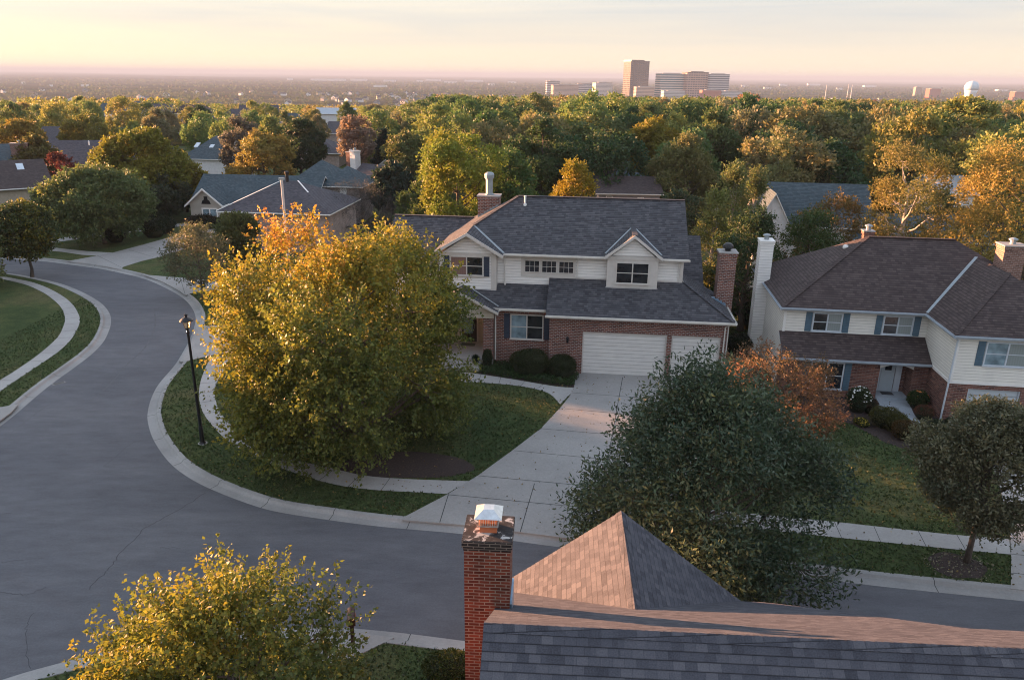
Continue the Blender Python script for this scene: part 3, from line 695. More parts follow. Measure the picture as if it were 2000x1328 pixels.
# ================================================================== MAIN HOUSE
H1 = thing('house', 'two-storey white and red-brick house with slate roof, gabled dormer and three-bay garage behind the driveway', 'house', (4.20, 43.24, 0), R(-6))
b = MB(); RZ = 9.61
b.slab([(-5.0, 1.75, 6.85), (6.05, 1.75, 6.85), (6.05, 6.5, RZ), (-4.6, 6.5, RZ), (-7.15, 3.92, 8.1)], .16, 0, 1)
b.slab([(-7.15, 1.2, 8.1), (-7.15, 3.92, 8.1), (-4.6, 6.5, RZ), (-9.2, 11.2, 6.88), (-9.2, 1.2, 6.88)], .16, 0, 1)
b.slab([(-4.6, 6.5, RZ), (6.05, 6.5, RZ), (6.05, 11.2, 6.88), (-9.2, 11.2, 6.88)], .16, 0, 1)
b.slab([(-7.15, 1.2, 8.1), (-4.97, 1.2, 6.81), (-4.97, 1.72, 6.83), (-7.15, 3.92, 8.1)], .16, 0, 1)
b.build('roof', [SHINGLE_SLATE, TRIM], H1)
b = MB()  # dormer roof
b.slab([(1.1, 1.35, 6.96), (2.78, 1.35, 8.25), (2.78, 4.2, 8.25), (1.1, 1.98, 6.96)][::-1], .09, 0, 1)
b.slab([(4.46, 1.35, 6.96), (4.46, 1.98, 6.96), (2.78, 4.2, 8.25), (2.78, 1.35, 8.25)], .09, 0, 1)
dr = b.build('dormer_roof', [SHINGLE_SLATE, TRIM], H1)
b = MB()  # garage and porch lean-to roofs
b.slab([(-2.2, -.5, 3.76), (8.65, -.5, 3.76), (5.9, 2.25, 5.345), (-2.2, 2.25, 5.345)], .12, 0, 1)
b.slab([(8.65, -.5, 3.76), (8.65, 5.2, 3.76), (5.9, 5.2, 5.345), (5.9, 2.25, 5.345)], .12, 0, 1)
b.build('garage_roof', [SHINGLE_SLATE, TRIM], H1)
b = MB(); b.slab([(-9.3, .4, 3.80), (-2.19, .4, 3.80), (-2.19, 2.25, 4.87), (-9.3, 2.25, 4.87)], .12, 0, 1); b.build('lower_roof', [SHINGLE_SLATE, TRIM], H1)
b = MB()
b.slab([(-7.42, 0, 4.82), (-5.08, 0, 3.62), (-5.08, .42, 3.62), (-7.42, 2.2, 4.82)], .10, 0, 1)
b.slab([(-7.42, 0, 4.82), (-7.42, 2.2, 4.82), (-9.76, .42, 3.62), (-9.76, 0, 3.62)], .10, 0, 1)
b.build('porch_roof', [SHINGLE_SLATE, TRIM], H1)
b = MB(); b.slab([(-13.5, 4, 4.8), (-7.7, 4, 4.8), (-7.7, 9, 7.7), (-13.5, 9, 7.7)], .14, 0, 1); b.slab([(-13.5, 14, 4.8), (-13.5, 9, 7.7), (-7.7, 9, 7.7), (-7.7, 14, 4.8)][::-1], .14, 0, 1)
b.build('west_wing_roof', [SHINGLE_SLATE, TRIM], H1)
b = MB(); b.slab([(5.8, 3.6, 4.1), (7.4, 3.6, 4.1), (7.4, 8, 7.1), (5.8, 8, 7.1)], .14, 0, 1); b.slab([(5.8, 12.4, 4.1), (5.8, 8, 7.1), (7.4, 8, 7.1), (7.4, 12.4, 4.1)][::-1], .14, 0, 1)
b.build('east_wing_roof', [SHINGLE_SLATE, TRIM], H1)
b = MB()  # siding walls
b.box(-8.9, 5.75, 2.25, 10.8, 3.2, 6.72); b.prism([(2.25, 6.72), (10.8, 6.72), (6.5, 9.40)], 'x', 5.74, 5.60)
b.box(-8.9, -5.44, 1.7, 2.24, 3.9, 6.72); b.prism([(-8.85, 6.72), (-5.44, 6.72), (-7.15, 7.85)], 'y', 1.71, 2.4)
b.prism([(1.5, 6.95), (4.06, 6.95), (2.78, 7.98)], 'y', 1.69, 3.6)
b.box(-13.2, -8.95, 4.4, 13.6, 0, 4.78); b.prism([(4.4, 4.78), (13.6, 4.78), (9, 7.5)], 'x', -13.2, -13.0)
b.box(5.8, 7.1, 3.95, 12, 0, 4.2)
b.build('siding_wall', SIDING_WHITE, H1)
b = MB()  # brick walls round the garage doors and the front room
b.box(-2.0, 0, 0, .3, 0, 3.66); b.box(4.93, 5.21, 0, .3, 0, 2.68); b.box(8.02, 8.32, 0, .3, 0, 3.66); b.box(0, 8.02, 0, .3, 2.68, 3.66)
b.box(-2.0, 8.32, .3, 2.24, 0, 3.66); b.box(5.8, 8.32, 2.24, 5.0, 0, 3.66)
b.box(-5.40, -2.0, .8, 2.24, 0, 3.7); b.box(-6.05, -5.42, .5, 1.12, 0, 3.12); b.box(-9.4, -8.8, .5, 1.12, 0, 3.12); b.box(-8.9, 5.75, 3.5, 10.7, 0, 3.19); b.box(-5.40, 5.75, 2.25, 3.49, 0, 3.19)
b.build('brick_wall', BRICK_RED, H1)
b = MB(); b.box(-8.9, -5.42, 3.38, 3.49, .5, 3.19); b.box(-5.52, -5.41, 1.13, 3.37, .5, 3.19); b.box(-8.9, -8.8, 1.13, 3.37, .5, 3.19)
b.prism([(-9.45, 3.48), (-5.40, 3.48), (-7.42, 4.50)], 'y', .42, .95); b.box(-9.45, -5.40, .40, 1.2, 3.12, 3.47)
b.build('porch_wall', STUCCO, H1)
b = MB(); b.box(-8.8, -5.43, .2, 3.37, .02, .56); b.box(-8.6, -6.12, -.16, .199, .02, .375); b.box(-8.6, -6.12, -.52, -.161, .02, .19)
b.build('porch_step', CONC_WALK, H1)
b = MB()  # corner boards, bands and fascia
for u in (-8.93, -5.72): b.box(u, u + .28, 1.66, 1.70, 4.4, 6.62)
b.box(-8.93, -5.44, 1.655, 1.70, 6.62, 6.82); b.box(-8.93, -5.40, 1.64, 1.70, 4.32, 4.42); b.box(-5.44, -5.40, 1.66, 2.22, 4.42, 6.7)
rake(b, (-7.15, 8.13), (-9.23, 6.90), 1.2); rake(b, (-7.15, 8.13), (-4.95, 6.83), 1.2)
b.box(1.26, 4.27, 1.70, 2.24, 4.9, 6.93); b.box(1.22, 4.31, 1.64, 1.70, 4.9, 5.02); b.box(1.24, 4.29, 1.66, 1.70, 6.72, 6.92)
rake(b, (2.78, 8.27), (1.08, 6.96), 1.35, .19); rake(b, (2.78, 8.27), (4.48, 6.96), 1.35, .19)
rake(b, (-7.42, 4.84), (-5.06, 3.63), 0, .17); rake(b, (-7.42, 4.84), (-9.78, 3.63), 0, .17)
b.box(-3.95, -.62, 2.20, 2.25, 5.36, 6.52)
b.box(5.60, 5.80, 2.20, 2.25, 5.3, 6.7); b.box(-4.9, 1.26, 2.215, 2.25, 6.52, 6.7); b.box(-2.2, 1.26, 2.21, 2.25, 5.32, 5.40); b.box(4.27, 5.6, 2.21, 2.25, 5.32, 5.40)
b.build('trim_board', TRIM, H1)
b = MB(); b.box(-2.1, 8.5, -.42, -.001, 3.60, 3.655); b.box(-4.9, 5.9, 1.78, 2.2, 6.66, 6.70); b.box(-5.05, -2.2, .42, .8, 3.62, 3.66); b.build('soffit', TRIM_WHITE, H1)
gutter(H1, (-2.25, -.5, 3.74), (8.67, -.5, 3.74)); gutter(H1, (8.65, -.55, 3.74), (8.65, 5.2, 3.74)); gutter(H1, (-4.92, 1.75, 6.82), (1.12, 1.75, 6.82)); gutter(H1, (4.44, 1.75, 6.82), (6.1, 1.75, 6.82)); gutter(H1, (-5.05, .4, 3.78), (-2.26, .4, 3.78))
downspout(H1, [(-4.95, 1.7, 6.75), (-4.95, 2.15, 6.5), (-4.95, 2.19, 4.95), (-4.9, 2.0, 4.83)]); downspout(H1, [(-.5, 1.7, 6.75), (-.5, 2.17, 6.55), (-.5, 2.17, 5.42)])
downspout(H1, [(5.5, 1.7, 6.75), (5.52, 2.15, 6.5), (5.52, 2.15, 5.42)]); downspout(H1, [(8.4, -.45, 3.6), (8.2, -.06, 3.35), (8.2, -.06, .1)]); downspout(H1, [(8.75, .1, 3.6), (8.4, .1, 3.35), (8.4, .1, .1)])
downspout(H1, [(-4.98, .3, 3.7), (-5.3, .45, 3.45), (-5.32, .7, 3.2), (-5.32, .74, .4)], r=.05)
fl = [strip(H1, 'valley_flashing', (-4.97, 1.74, 6.86), (-7.1, 3.88, 8.08), .16, METAL), strip(H1, 'valley_flashing', (1.12, 1.98, 7.0), (2.72, 4.12, 8.23), .10, METAL), strip(H1, 'valley_flashing', (4.44, 1.98, 7.0), (2.84, 4.12, 8.23), .10, METAL), strip(H1, 'valley_flashing', (-5.12, .5, 3.87), (-6.9, 1.68, 4.57), .12, METAL)]
strip(H1, 'ridge_cap', (2.78, 1.3, 8.27), (2.78, 4.1, 8.27), .30, SHINGLE_SLATE, lift=.0, th=.03); strip(H1, 'ridge_cap', (-4.6, 6.5, RZ), (6.05, 6.5, RZ), .30, SHINGLE_SLATE, lift=.0, th=.03)
strip(H1, 'ridge_cap', (-13.5, 9, 7.7), (-7.9, 9, 7.7), .30, SHINGLE_SLATE, lift=.0, th=.03); strip(H1, 'hip_cap', (-4.6, 6.5, RZ), (-7.15, 3.92, 8.11), .26, SHINGLE_SLATE, lift=.0, th=.025); strip(H1, 'hip_cap', (8.6, -.45, 3.79), (5.95, 2.2, 5.33), .26, SHINGLE_SLATE, lift=.01, th=.025)
# doors of the garage
for u0, u1, nm in ((0, 4.93, 'wide'), (5.21, 8.02, 'narrow')):
    b = MB(); b.box(u0 + .07, u1 - .07, .14, .2, .03, 2.62)
    for k in range(4): b.box(u0 + .07, u1 - .07, .125, .139, .03 + k * .65 + .60, .03 + k * .65 + .625)
    n = 8 if nm == 'wide' else 4
    d = b.build('garage_door', GARAGE, H1); f = MB(); f.box(u0, u0 + .07, .05, .13, 0, 2.68); f.box(u1 - .07, u1, .05, .13, 0, 2.68); f.box(u0 + .07, u1 - .07, .05, .13, 2.62, 2.68)
    f.build('frame', TRIM, d)
    d['label'] = 'wide double garage door' if nm == 'wide' else 'narrow single garage door'
window(H1, -8.25, -6.2, 5.40, 6.62, 1.68, 2, (GLASS_BLIND, GLASS), TRIM)
shutter(H1, -8.62, -8.29, 5.38, 6.62, 1.68, SHUTTER_NAVY); shutter(H1, -6.16, -5.83, 5.38, 6.62, 1.68, SHUTTER_NAVY)
for k in range(3): u = -3.74 + k * 1.04; window(H1, u, u + .94, 5.62, 6.40, 2.20, 1, (GLASS,), TRIM, .05, grid=(3, 2), hung=False, sill=False)
window(H1, 1.78, 3.76, 5.26, 6.58, 1.70, 2, (GLASS,), TRIM, .07)
window(H1, -4.42, -2.40, 1.76, 3.36, .80, 2, (GLASS_SKY, GLASS), TRIM, .07); shutter(H1, -4.80, -4.46, 1.80, 3.36, .80, SHUTTER_NAVY); shutter(H1, -2.36, -2.04, 1.80, 3.36, .80, SHUTTER_NAVY)
b = MB(); b.box(-7.85, -6.88, 3.33, 3.38, .57, 2.72); d = b.build('front_door', DOOR_DARK, H1)
b = MB(); b.box(-7.72, -7.12, 3.30, 3.329, 1.15, 2.55); b.build('pane', GLASS_SKY, d); b = MB(); b.tube([(-7.0, 3.30, 1.5), (-7.0, 3.25, 1.55), (-7.0, 3.25, 1.7), (-7.0, 3.30, 1.75)], .015, 6); b.build('handle', METAL, d)
b = MB(); b.box(-7.95, -7.86, 3.30, 3.37, .57, 2.8); b.box(-6.87, -6.78, 3.30, 3.37, .57, 2.8); b.box(-7.86, -6.87, 3.30, 3.37, 2.73, 2.8); b.build('door_frame', TRIM, d)
c = chimney(H1, -7.42, -6.0, 7.55, 8.55, 6.7, 9.34, BRICK_RED, CONC, 'flue')
b = MB()
for k in range(7):
    u = -7.42 + k * .20; z = 8.1 + (u + 7.15) * .592; b.box(u, u + .21, 7.53 - .001 * k, 7.549 - .001 * k, z - .05, z + .17)
b.build('flashing', METAL, c)
c = chimney(H1, 8.02, 9.02, 3.1, 4.15, 0, 7.0, BRICK_RED, CONC, 'dome')
b = MB()
for k in range(4): b.box(7.72 + k * .22, 7.93 + k * .22, 2.85, 3.09 - .002 * k, 3.78, 4.30 - k * .12)
b.build('flashing', METAL_BLUE, c)
b = MB(); b.lathe([(.11, 9.1), (.10, 9.22), (.065, 9.27), (.065, 9.68), (.085, 9.68), (.085, 9.74), (.03, 9.75)], -4.08, 5.72, 10); b.build('vent_pipe', TRIM_WHITE, H1)
b = MB(); b.box(-.95, -.83, -.03, -.001, 2.12, 2.30); b.tube([(-.89, -.03, 2.2), (-.89, -.14, 2.24), (-.89, -.16, 2.36)], .012, 6); l = b.build('wall_lantern', BLACK, H1)
b = MB(); b.lathe([(.02, 1.98), (.06, 2.02), (.085, 2.28), (.11, 2.30), (.03, 2.38), (.01, 2.42)], -.89, -.16, 6); b.build('shade', BLACK, l)
HU = lambda root, u, v, z=0.0: tuple(Matrix.Translation(root.location) @ Matrix.Rotation(root.rotation_euler[2], 4, 'Z') @ Vector((u, v, z)))

# ================================================================== EAST HOUSE
H2 = thing('house', 'cream-sided two-storey house with brown hip roof, blue shutters and arched brick porch', 'house', (22.70, 37.04, 0), R(-7))
S2 = .677; E2 = 4.87
b = MB()
b.slab([(-8.05, 3.4, E2), (8.0, 3.4, E2), (2.4, 8.2, 8.12), (-2.5, 8.2, 8.12)], .13, 0, 1); b.slab([(-8.05, 13.0, E2), (-8.05, 3.4, E2), (-2.5, 8.2, 8.12)], .13, 0, 1)
b.slab([(8.0, 13.0, E2), (-8.05, 13.0, E2), (-2.5, 8.2, 8.12), (2.4, 8.2, 8.12)], .13, 0, 1); b.slab([(8.0, 3.4, E2), (8.0, 13, E2), (2.4, 8.2, 8.12)], .13, 0, 1)
rf2 = b.build('roof', [SHINGLE_BROWN, GUTTER_GREY], H2)
b = MB(); PK = E2 + S2 * 3.65
b.slab([(-.35, -.4, E2), (3.3, 3.25, PK), (3.3, 7.08, PK), (-.35, 3.42, E2)][::-1][::-1], .13, 0, 1)
b.v = [tuple(p) for p in b.v]
b.slab([(-.35, -.4, E2), (6.95, -.4, E2), (3.3, 3.25, PK)], .13, 0, 1); b.slab([(6.95, -.4, E2), (6.95, 3.42, E2), (3.3, 7.08, PK), (3.3, 3.25, PK)], .13, 0, 1)
b.build('wing_roof', [SHINGLE_BROWN, GUTTER_GREY], H2)
b = MB(); b.slab([(-7.95, 2.22, 2.33), (-.04, 2.22, 2.33), (-.04, 3.8, 3.38), (-7.95, 3.8, 3.38)], .10, 0, 1); b.build('porch_roof', [SHINGLE_BROWN, GUTTER_GREY], H2)
b = MB(); b.box(-7.75, 7.4, 3.8, 12.6, 0, E2 - .1); b.box(0, 6.6, -.03, 3.79, 2.30, E2 - .1); b.build('siding_wall', SIDING_CREAM, H2)
b = MB(); b.box(-7.75, -2.55, 2.6, 3.79, 0, 2.3); b.box(-.82, -.001, 2.6, 3.79, 0, 2.3); b.box(-2.55, -.82, 2.6, 3.79, 2.06, 2.3); b.box(-2.55, -.82, 3.5, 3.79, 0, 2.06)
b.box(0.02, 1.0, 0, 3.79, 0, 2.2); b.box(3.56, 6.6, 0, 3.79, 0, 2.2); b.box(1.0, 3.56, 0, 3.79, 1.90, 2.2); b.box(1.0, 3.56, .3, 3.79, 0, 1.90)
b.build('brick_wall', BRICK_BROWN, H2)
b = MB(); b.box(-.03, 6.62, -.05, -.001, 2.16, 2.30); b.box(-.035, -.001, -.05, 2.58, 2.16, 2.30); b.box(-.04, .10, -.06, -.031, 2.30, E2 - .12); b.box(-7.79, -7.65, 3.76, 3.799, 3.36, E2 - .1)
# arched head over the porch opening
n = 12; arch = [(-2.62, 2.24)] + [(-.75, 2.24), (-.75, 1.86)] + [(-.80 - (1.77) * k / n, 1.86 + .24 * math.sin(math.pi * k / n)) for k in range(n + 1)] + [(-2.62, 1.86)]
for k in range(n):
    a0, a1 = -.80 - 1.77 * k / n, -.80 - 1.77 * (k + 1) / n; z0, z1 = 1.86 + .24 * math.sin(math.pi * k / n), 1.86 + .24 * math.sin(math.pi * (k + 1) / n)
    b.prism([(a0, 2.26), (a1, 2.26), (a1, z1), (a0, z0)], 'y', 2.55, 2.599)
b.box(-7.7, -.05, 2.30, 2.6, 2.22, 2.26)
b.build('trim_board', TRIM_WHITE, H2)
gutter(H2, (-8.1, 3.4, E2 - .01), (-.35, 3.4, E2 - .01), GUTTER_GREY); gutter(H2, (-.35, -.4, E2 - .01), (6.95, -.4, E2 - .01), GUTTER_GREY); gutter(H2, (-.35, 3.38, E2 - .01), (-.35, -.5, E2 - .01), GUTTER_GREY); gutter(H2, (-8.05, 13, E2 - .01), (-8.05, 3.3, E2 - .01), GUTTER_GREY); gutter(H2, (-7.98, 2.22, 2.32), (-.06, 2.22, 2.32), GUTTER_GREY)
downspout(H2, [(-.3, -.45, 4.75), (-.05, -.1, 4.55), (-.07, -.1, 2.2), (-.1, -.1, .1), (-.02, -.35, .05)], TRIM_BLUE, .045)
strip(H2, 'valley_flashing', (-.33, 3.44, E2 + .03), (3.26, 7.04, PK + .02), .17, METAL)
strip(H2, 'hip_cap', (-8.0, 3.45, E2 + .03), (-2.5, 8.2, 8.13), .26, SHINGLE_BROWN, lift=.0, th=.025); strip(H2, 'hip_cap', (-.3, -.35, E2 + .03), (3.3, 3.25, PK + .01), .26, SHINGLE_BROWN, lift=0, th=.025); strip(H2, 'ridge_cap', (-2.5, 8.2, 8.12), (2.4, 8.2, 8.12), .26, SHINGLE_BROWN, lift=0, th=.03)
def win2(u0, u1, z0, z1, v, g, sh=.35, left=True):
    window(H2, u0, u1, z0, z1, v, 2, g, TRIM_BLUE, .075)
    shutter(H2, u1 + .03, u1 + .03 + sh, z0 - .02, z1, v, SHUTTER_BLUE); shutter(H2, u0 - .03 - sh, u0 - .03, z0 - .02, z1, v, SHUTTER_BLUE)
win2(-6.2, -4.58, 3.44, 4.56, 3.8, (GLASS, GLASS_CURT)); win2(-2.40, -.78, 3.44, 4.56, 3.8, (GLASS, GLASS_CURT)); win2(1.38, 3.54, 3.22, 4.53, -.03, (GLASS_SKY, GLASS_CURT)); win2(-6.25, -4.45, .42, 2.06, 2.6, (GLASS, GLASS))
b = MB(); b.box(-2.17, -1.42, 3.44, 3.499, .18, 2.02); d = b.build('front_door', DOOR_BLUE, H2)
b = MB(); b.box(-1.98, -1.62, 3.42, 3.439, 1.45, 1.9); b.build('pane', GLASS, d); b = MB(); b.box(-1.38, -1.05, 3.45, 3.499, .18, 2.02); b.box(-2.28, -2.19, 3.43, 3.499, .18, 2.02); b.build('side_panel', TRIM_BLUE, d)
b = MB(); b.box(-2.54, -.83, 2.45, 3.49, .01, .18); b.build('porch_step', CONC_BLUE, H2)
b = MB(); b.box(1.06, 3.5, .14, .2, .02, 1.85); d = b.build('garage_door', GARAGE_BLUE, H2); b = MB(); b.box(1.0, 1.06, .06, .139, 0, 1.9); b.box(3.5, 3.56, .06, .139, 0, 1.9); b.box(1.06, 3.5, .06, .139, 1.85, 1.9); b.build('frame', TRIM_BLUE, d)
c = chimney(H2, -8.48, -7.70, 9.0, 10.0, 0, 7.42, SIDING_WHITE, TRIM_WHITE, 'pot'); c['label'] = 'tall white-sided chimney'
c = chimney(H2, 4.0, 5.15, 5.6, 6.6, 5.4, 8.3, BRICK_MID, CONC, 'pot'); c['label'] = 'broad brown brick chimney'
c = chimney(H2, -2.2, -1.65, 9.9, 10.4, 6.0, 8.1, BRICK_BROWN, METAL, 'pot')
b = MB(); b.lathe([(.16, 7.35), (.18, 7.47), (.12, 7.56), (.03, 7.58)], -3.7, 8.2, 10); b.build('roof_vent', TRIM_WHITE, H2)
tag(struct(MB(), '_x', CONC), '', '') if False else None
dm = MB(); dm.box(-.32, .32, -.2, .2, 0, .02); o = dm.build('doormat', BLACK); o.location = HU(H2, -1.8, 3.05, .183); o.rotation_euler = (0, 0, R(-7)); tag(o, 'black doormat in front of the pale blue door of the brown-roofed house', 'doormat')
dm = MB(); dm.box(-.45, .45, -.25, .25, 0, .02); o = dm.build('doormat', plain('mat_green', (.10, .12, .10), .9)); o.location = HU(H1, -7.35, 2.75, .563); o.rotation_euler = (0, 0, R(-6)); tag(o, 'grey-green doormat on the porch of the slate-roofed house', 'doormat')

# ================================================================== NEAR HOUSE (its roof and chimney fill the bottom right)
H3 = thing('house', 'nearest house, seen from above: grey shingle roof with sunlit ridge and tall brick chimney', 'house', (-.41, 10.40, 0), R(-3.1))
def courses(mb, P0, hdir, sdir_, wfun, L, row, th=.011, m=0, cut=None):
    """overlapping shingle courses laid up a slope. P0 = eave origin, hdir along eave, sdir_ up the slope, wfun(s)->(a,b) extents along hdir"""
    nrm = np.cross(hdir, sdir_); nrm = nrm / np.linalg.norm(nrm); nrm = nrm if nrm[2] > 0 else -nrm
    n = int(math.ceil(L / row))
    for i in range(n):
        s0 = i * row; s1 = min((i + 1) * row, L); a0, b0 = wfun(s0); a1, b1 = wfun(min(s1, L))
        if b0 - a0 < .05: continue
        q0 = P0 + sdir_ * s0; q1 = P0 + sdir_ * s1
        lo = [q0 + hdir * a0 + nrm * th, q0 + hdir * b0 + nrm * th]; hi = [q1 + hdir * b1 + nrm * .001, q1 + hdir * a1 + nrm * .001]
        mb.uv[len(mb.f)] = [(a0, s0 + .003), (b0, s0 + .003), (b1, s1 - .001), (a1, s1 - .001)]; mb.poly([*lo, *hi], m); mb.poly([q0 + hdir * b0 - nrm * .004, q0 + hdir * a0 - nrm * .004, lo[0], lo[1]][::-1], m)
t_ = .667; cs = 1 / math.sqrt(1 + t_ * t_); ROW = .147
X = np.array([1.0, 0, 0]); upN = np.array([0, cs, t_ * cs]); upF = np.array([0, -cs, t_ * cs])
b = MB()
Ls = 6.0 / cs; n_ = int(Ls / ROW) * ROW
courses(b, np.array([0, 0, 8.5]) - upN * n_, X, upN, lambda s: (0, 17.5), n_, ROW)
# far slope: long over the left part, stepping back at the right
def farw(s):
    v = n2 * cs - s * cs
    return (0.0, 17.5 if v <= 2.7 else (9.6 - (v - 2.7) * .55 if v < 7.3 else 6.9))
n2 = int((7.35 / cs) / ROW) * ROW
courses(b, np.array([0, 0, 8.5]) - upF * n2, X, upF, farw, n2, ROW)
b.box(.25, 17.3, -5.6, -5.55, 0, 4.7, 1); 
b.build('roof', [SHINGLE_NEAR, TRIM], H3)
b = MB(); b.box(.3, 17.2, -5.5, 2.4, 0, 4.75); b.box(.3, 6.6, 2.4, 7.0, 0, 3.5); b.prism([(-5.5, 4.75), (2.4, 4.75), (2.4, 6.7), (0, 8.30), (-5.5, 4.80)], 'x', .3, .5); b.build('wall', BRICK_NEAR, H3)
# cross gable towards the street
b = MB(); wt = .78; cw = 1 / math.sqrt(1 + wt * wt); UW, ZW = 2.95, 6.12
Y = np.array([0, 1.0, 0]); upL = np.array([cw, 0, wt * cw]); upR = np.array([-cw, 0, wt * cw])
def wcut(side):
    def f(s):
        u = s * cw; z = ZW - wt * (WH - u); v0 = max((8.5 - z) / t_ - .1, 0); return (v0, 7.55)
    return f
WH = 3.05; n3 = WH / cw; courses(b, np.array([UW - WH, 0, ZW - wt * WH]), Y, upL, wcut(0), n3, ROW)
WH = 4.0; n4 = WH / cw; courses(b, np.array([UW + WH, 0, ZW - wt * WH]), Y, upR, wcut(1), n4, ROW)
b.build('cross_gable_roof', SHINGLE_NEAR, H3)
b = MB(); b.prism([(UW - 2.9, 0), (UW + 3.8, 0), (UW + 3.8, ZW - wt * 3.8 - .1), (UW, ZW - .1), (UW - 2.9, ZW - wt * 2.9 - .1)], 'y', 7.0, 7.4); b.build('gable_wall', TRIM_WHITE, H3)
def ridge_tabs(mb, p0, p1, w, drop, n):
    p0 = np.array(p0, float); p1 = np.array(p1, float); t = (p1 - p0); L = np.linalg.norm(t); t /= L; s = np.array([t[1], -t[0], 0]); s /= np.linalg.norm(s)
    for i in range(n):
        a = p0 + t * L * i / n; c = p0 + t * (L * (i + 1) / n + .02); l1, l2 = .016, .006
        for sg in (1, -1):
            q = [a + [0, 0, l1], c + [0, 0, l2], c + s * w * sg + [0, 0, l2 - drop], a + s * w * sg + [0, 0, l1 - drop]]
            mb.poly(q if sg < 0 else q[::-1], 0)
b = MB(); ridge_tabs(b, (0, 0, 8.505), (17.5, 0, 8.505), .13, .13 * t_ - .004, 120); b.build('ridge_cap', SHINGLE_NEAR, H3)
b = MB(); ridge_tabs(b, (UW, 3.45, ZW + .004), (UW, 7.55, ZW + .004), .13, .13 * wt - .004, 28); b.build('gable_ridge_cap', SHINGLE_NEAR, H3)
# brick chimney at the left end
b = MB(); cu0, cu1, cv0, cv1 = -.62, .29, 2.45, 3.33
b.box(cu0, cu1, cv0, cv1, 0, 8.21); c3 = b.build('chimney', BRICK_NEAR, H3, label='tall red brick chimney with sooty top courses')
b = MB(); b.box(cu0 - .015, cu1 + .015, cv0 - .015, cv1 + .015, 8.21, 8.283); b.box(cu0 - .04, cu1 + .04, cv0 - .04, cv1 + .04, 8.283, 8.43); b.build('corbel', BRICK_SOOT, c3)
def crownm():
    m, t, bb, o = new_mat('stained_mortar_crown'); tcn = N(t, 'TexCoord'); f = noise(t, tcn.outputs['Object'], 4.2, 6, 0.62, 0.8)
    r = ramp(t, f, [(0.47, (0.018, 0.016, 0.017)), (0.56, (0.05, 0.047, 0.046)), (0.60, (0.42, 0.40, 0.38))]); t.links.new(r.outputs[0], bb.inputs['Base Color']); bb.inputs['Roughness'].default_value = .9; return m
b = MB(); b.prism([(cu0 - .03, cv0 - .03), (cu1 + .03, cv0 - .03), (cu1 + .03, cv1 + .03), (cu0 - .03, cv1 + .03)], 'z', 8.431, 8.445); b.build('crown', crownm(), c3)
fu, fv = (cu0 + cu1) / 2, (cv0 + cv1) / 2
b = MB(); b.box(fu - .17, fu + .17, fv - .17, fv + .17, 8.446, 8.66); b.build('flue', CLAY, c3)
b = MB(); k = .19
for i in range(12):
    x = fu - k + 2 * k * i / 11
    for yy in (fv - k, fv + k): b.tube([(x, yy, 8.60), (x, yy, 8.80)], .006, 4)
    y = fv - k + 2 * k * i / 11
    for xx in (fu - k, fu + k): b.tube([(xx, y, 8.60), (xx, y, 8.80)], .006, 4)
b.box(fu - k - .01, fu + k + .01, fv - k - .01, fv + k + .01, 8.585, 8.605)
q = .27; b.poly([(fu - q, fv - q, 8.80), (fu + q, fv - q, 8.80), (fu + .10, fv - .10, 8.93), (fu - .10, fv - .10, 8.93)]); b.poly([(fu + q, fv - q, 8.80), (fu + q, fv + q, 8.80), (fu + .10, fv + .10, 8.93), (fu + .10, fv - .10, 8.93)])
b.poly([(fu + q, fv + q, 8.80), (fu - q, fv + q, 8.80), (fu - .10, fv + .10, 8.93), (fu + .10, fv + .10, 8.93)]); b.poly([(fu - q, fv + q, 8.80), (fu - q, fv - q, 8.80), (fu - .10, fv - .10, 8.93), (fu - .10, fv + .10, 8.93)])
b.poly([(fu - .10, fv - .10, 8.93), (fu + .10, fv - .10, 8.93), (fu + .10, fv + .10, 8.93), (fu - .10, fv + .10, 8.93)]); b.poly([(fu - q, fv - q, 8.799), (fu - q, fv + q, 8.799), (fu + q, fv + q, 8.799), (fu + q, fv - q, 8.799)])
b.build('cap', METAL_CAP, c3)
b = MB(); b.box(.291, .33, 2.5, 3.35, 6.35, 6.95); b.box(-.02, .29, 2.40, 2.449, 6.62, 6.72); b.box(.12, .2, 2.39, 2.449, 6.4, 6.62); b.build('flashing', METAL_BLUE, c3)
# ================================================================== STREET THINGS
x, y = G(396, 866)
L = thing('street_lamp', 'tall black post-top street lamp on the grass strip by the curve', 'street lamp', (x, y, 0))
b = MB(); b.lathe([(.16, 0), (.16, .05), (.11, .12), (.095, .9), (.075, .95), (.055, 5.6), (.075, 5.62), (.075, 5.70), (.05, 5.74), (.05, 5.84)], n=14); b.build('pole', BLACK, L)
b = MB(); b.lathe([(.22, 0), (.22, .03), (.15, .035)], n=16); b.build('footing', CONC, L)
b = MB(); n = 6
b.lathe([(.09, 5.84), (.13, 5.87), (.13, 5.90)], n=6)
for k in range(6):
    a = 2 * math.pi * k / 6; b.tube([(.12 * math.cos(a), .12 * math.sin(a), 5.89), (.20 * math.cos(a), .20 * math.sin(a), 6.22)], .011, 4)
b.lathe([(.31, 6.22), (.30, 6.25), (.20, 6.34), (.09, 6.40), (.05, 6.42), (.05, 6.46), (.08, 6.48), (.08, 6.52), (.02, 6.56)], n=18); lan = b.build('lantern', BLACK, L)
b = MB(); b.lathe([(.105, 5.901), (.185, 6.215)], n=6)
gm_, gt, gb, go = new_mat('frosted_lantern_glass'); gb.inputs['Base Color'].default_value = (.62, .56, .42, 1); gb.inputs['Roughness'].default_value = .3; gb.inputs['Transmission Weight'].default_value = .35
b.build('pane', gm_, lan); b = MB(); b.lathe([(.03, 5.9), (.045, 5.95), (.045, 6.08), (.02, 6.12)], n=8); b.build('bulb', TRIM_WHITE, lan)
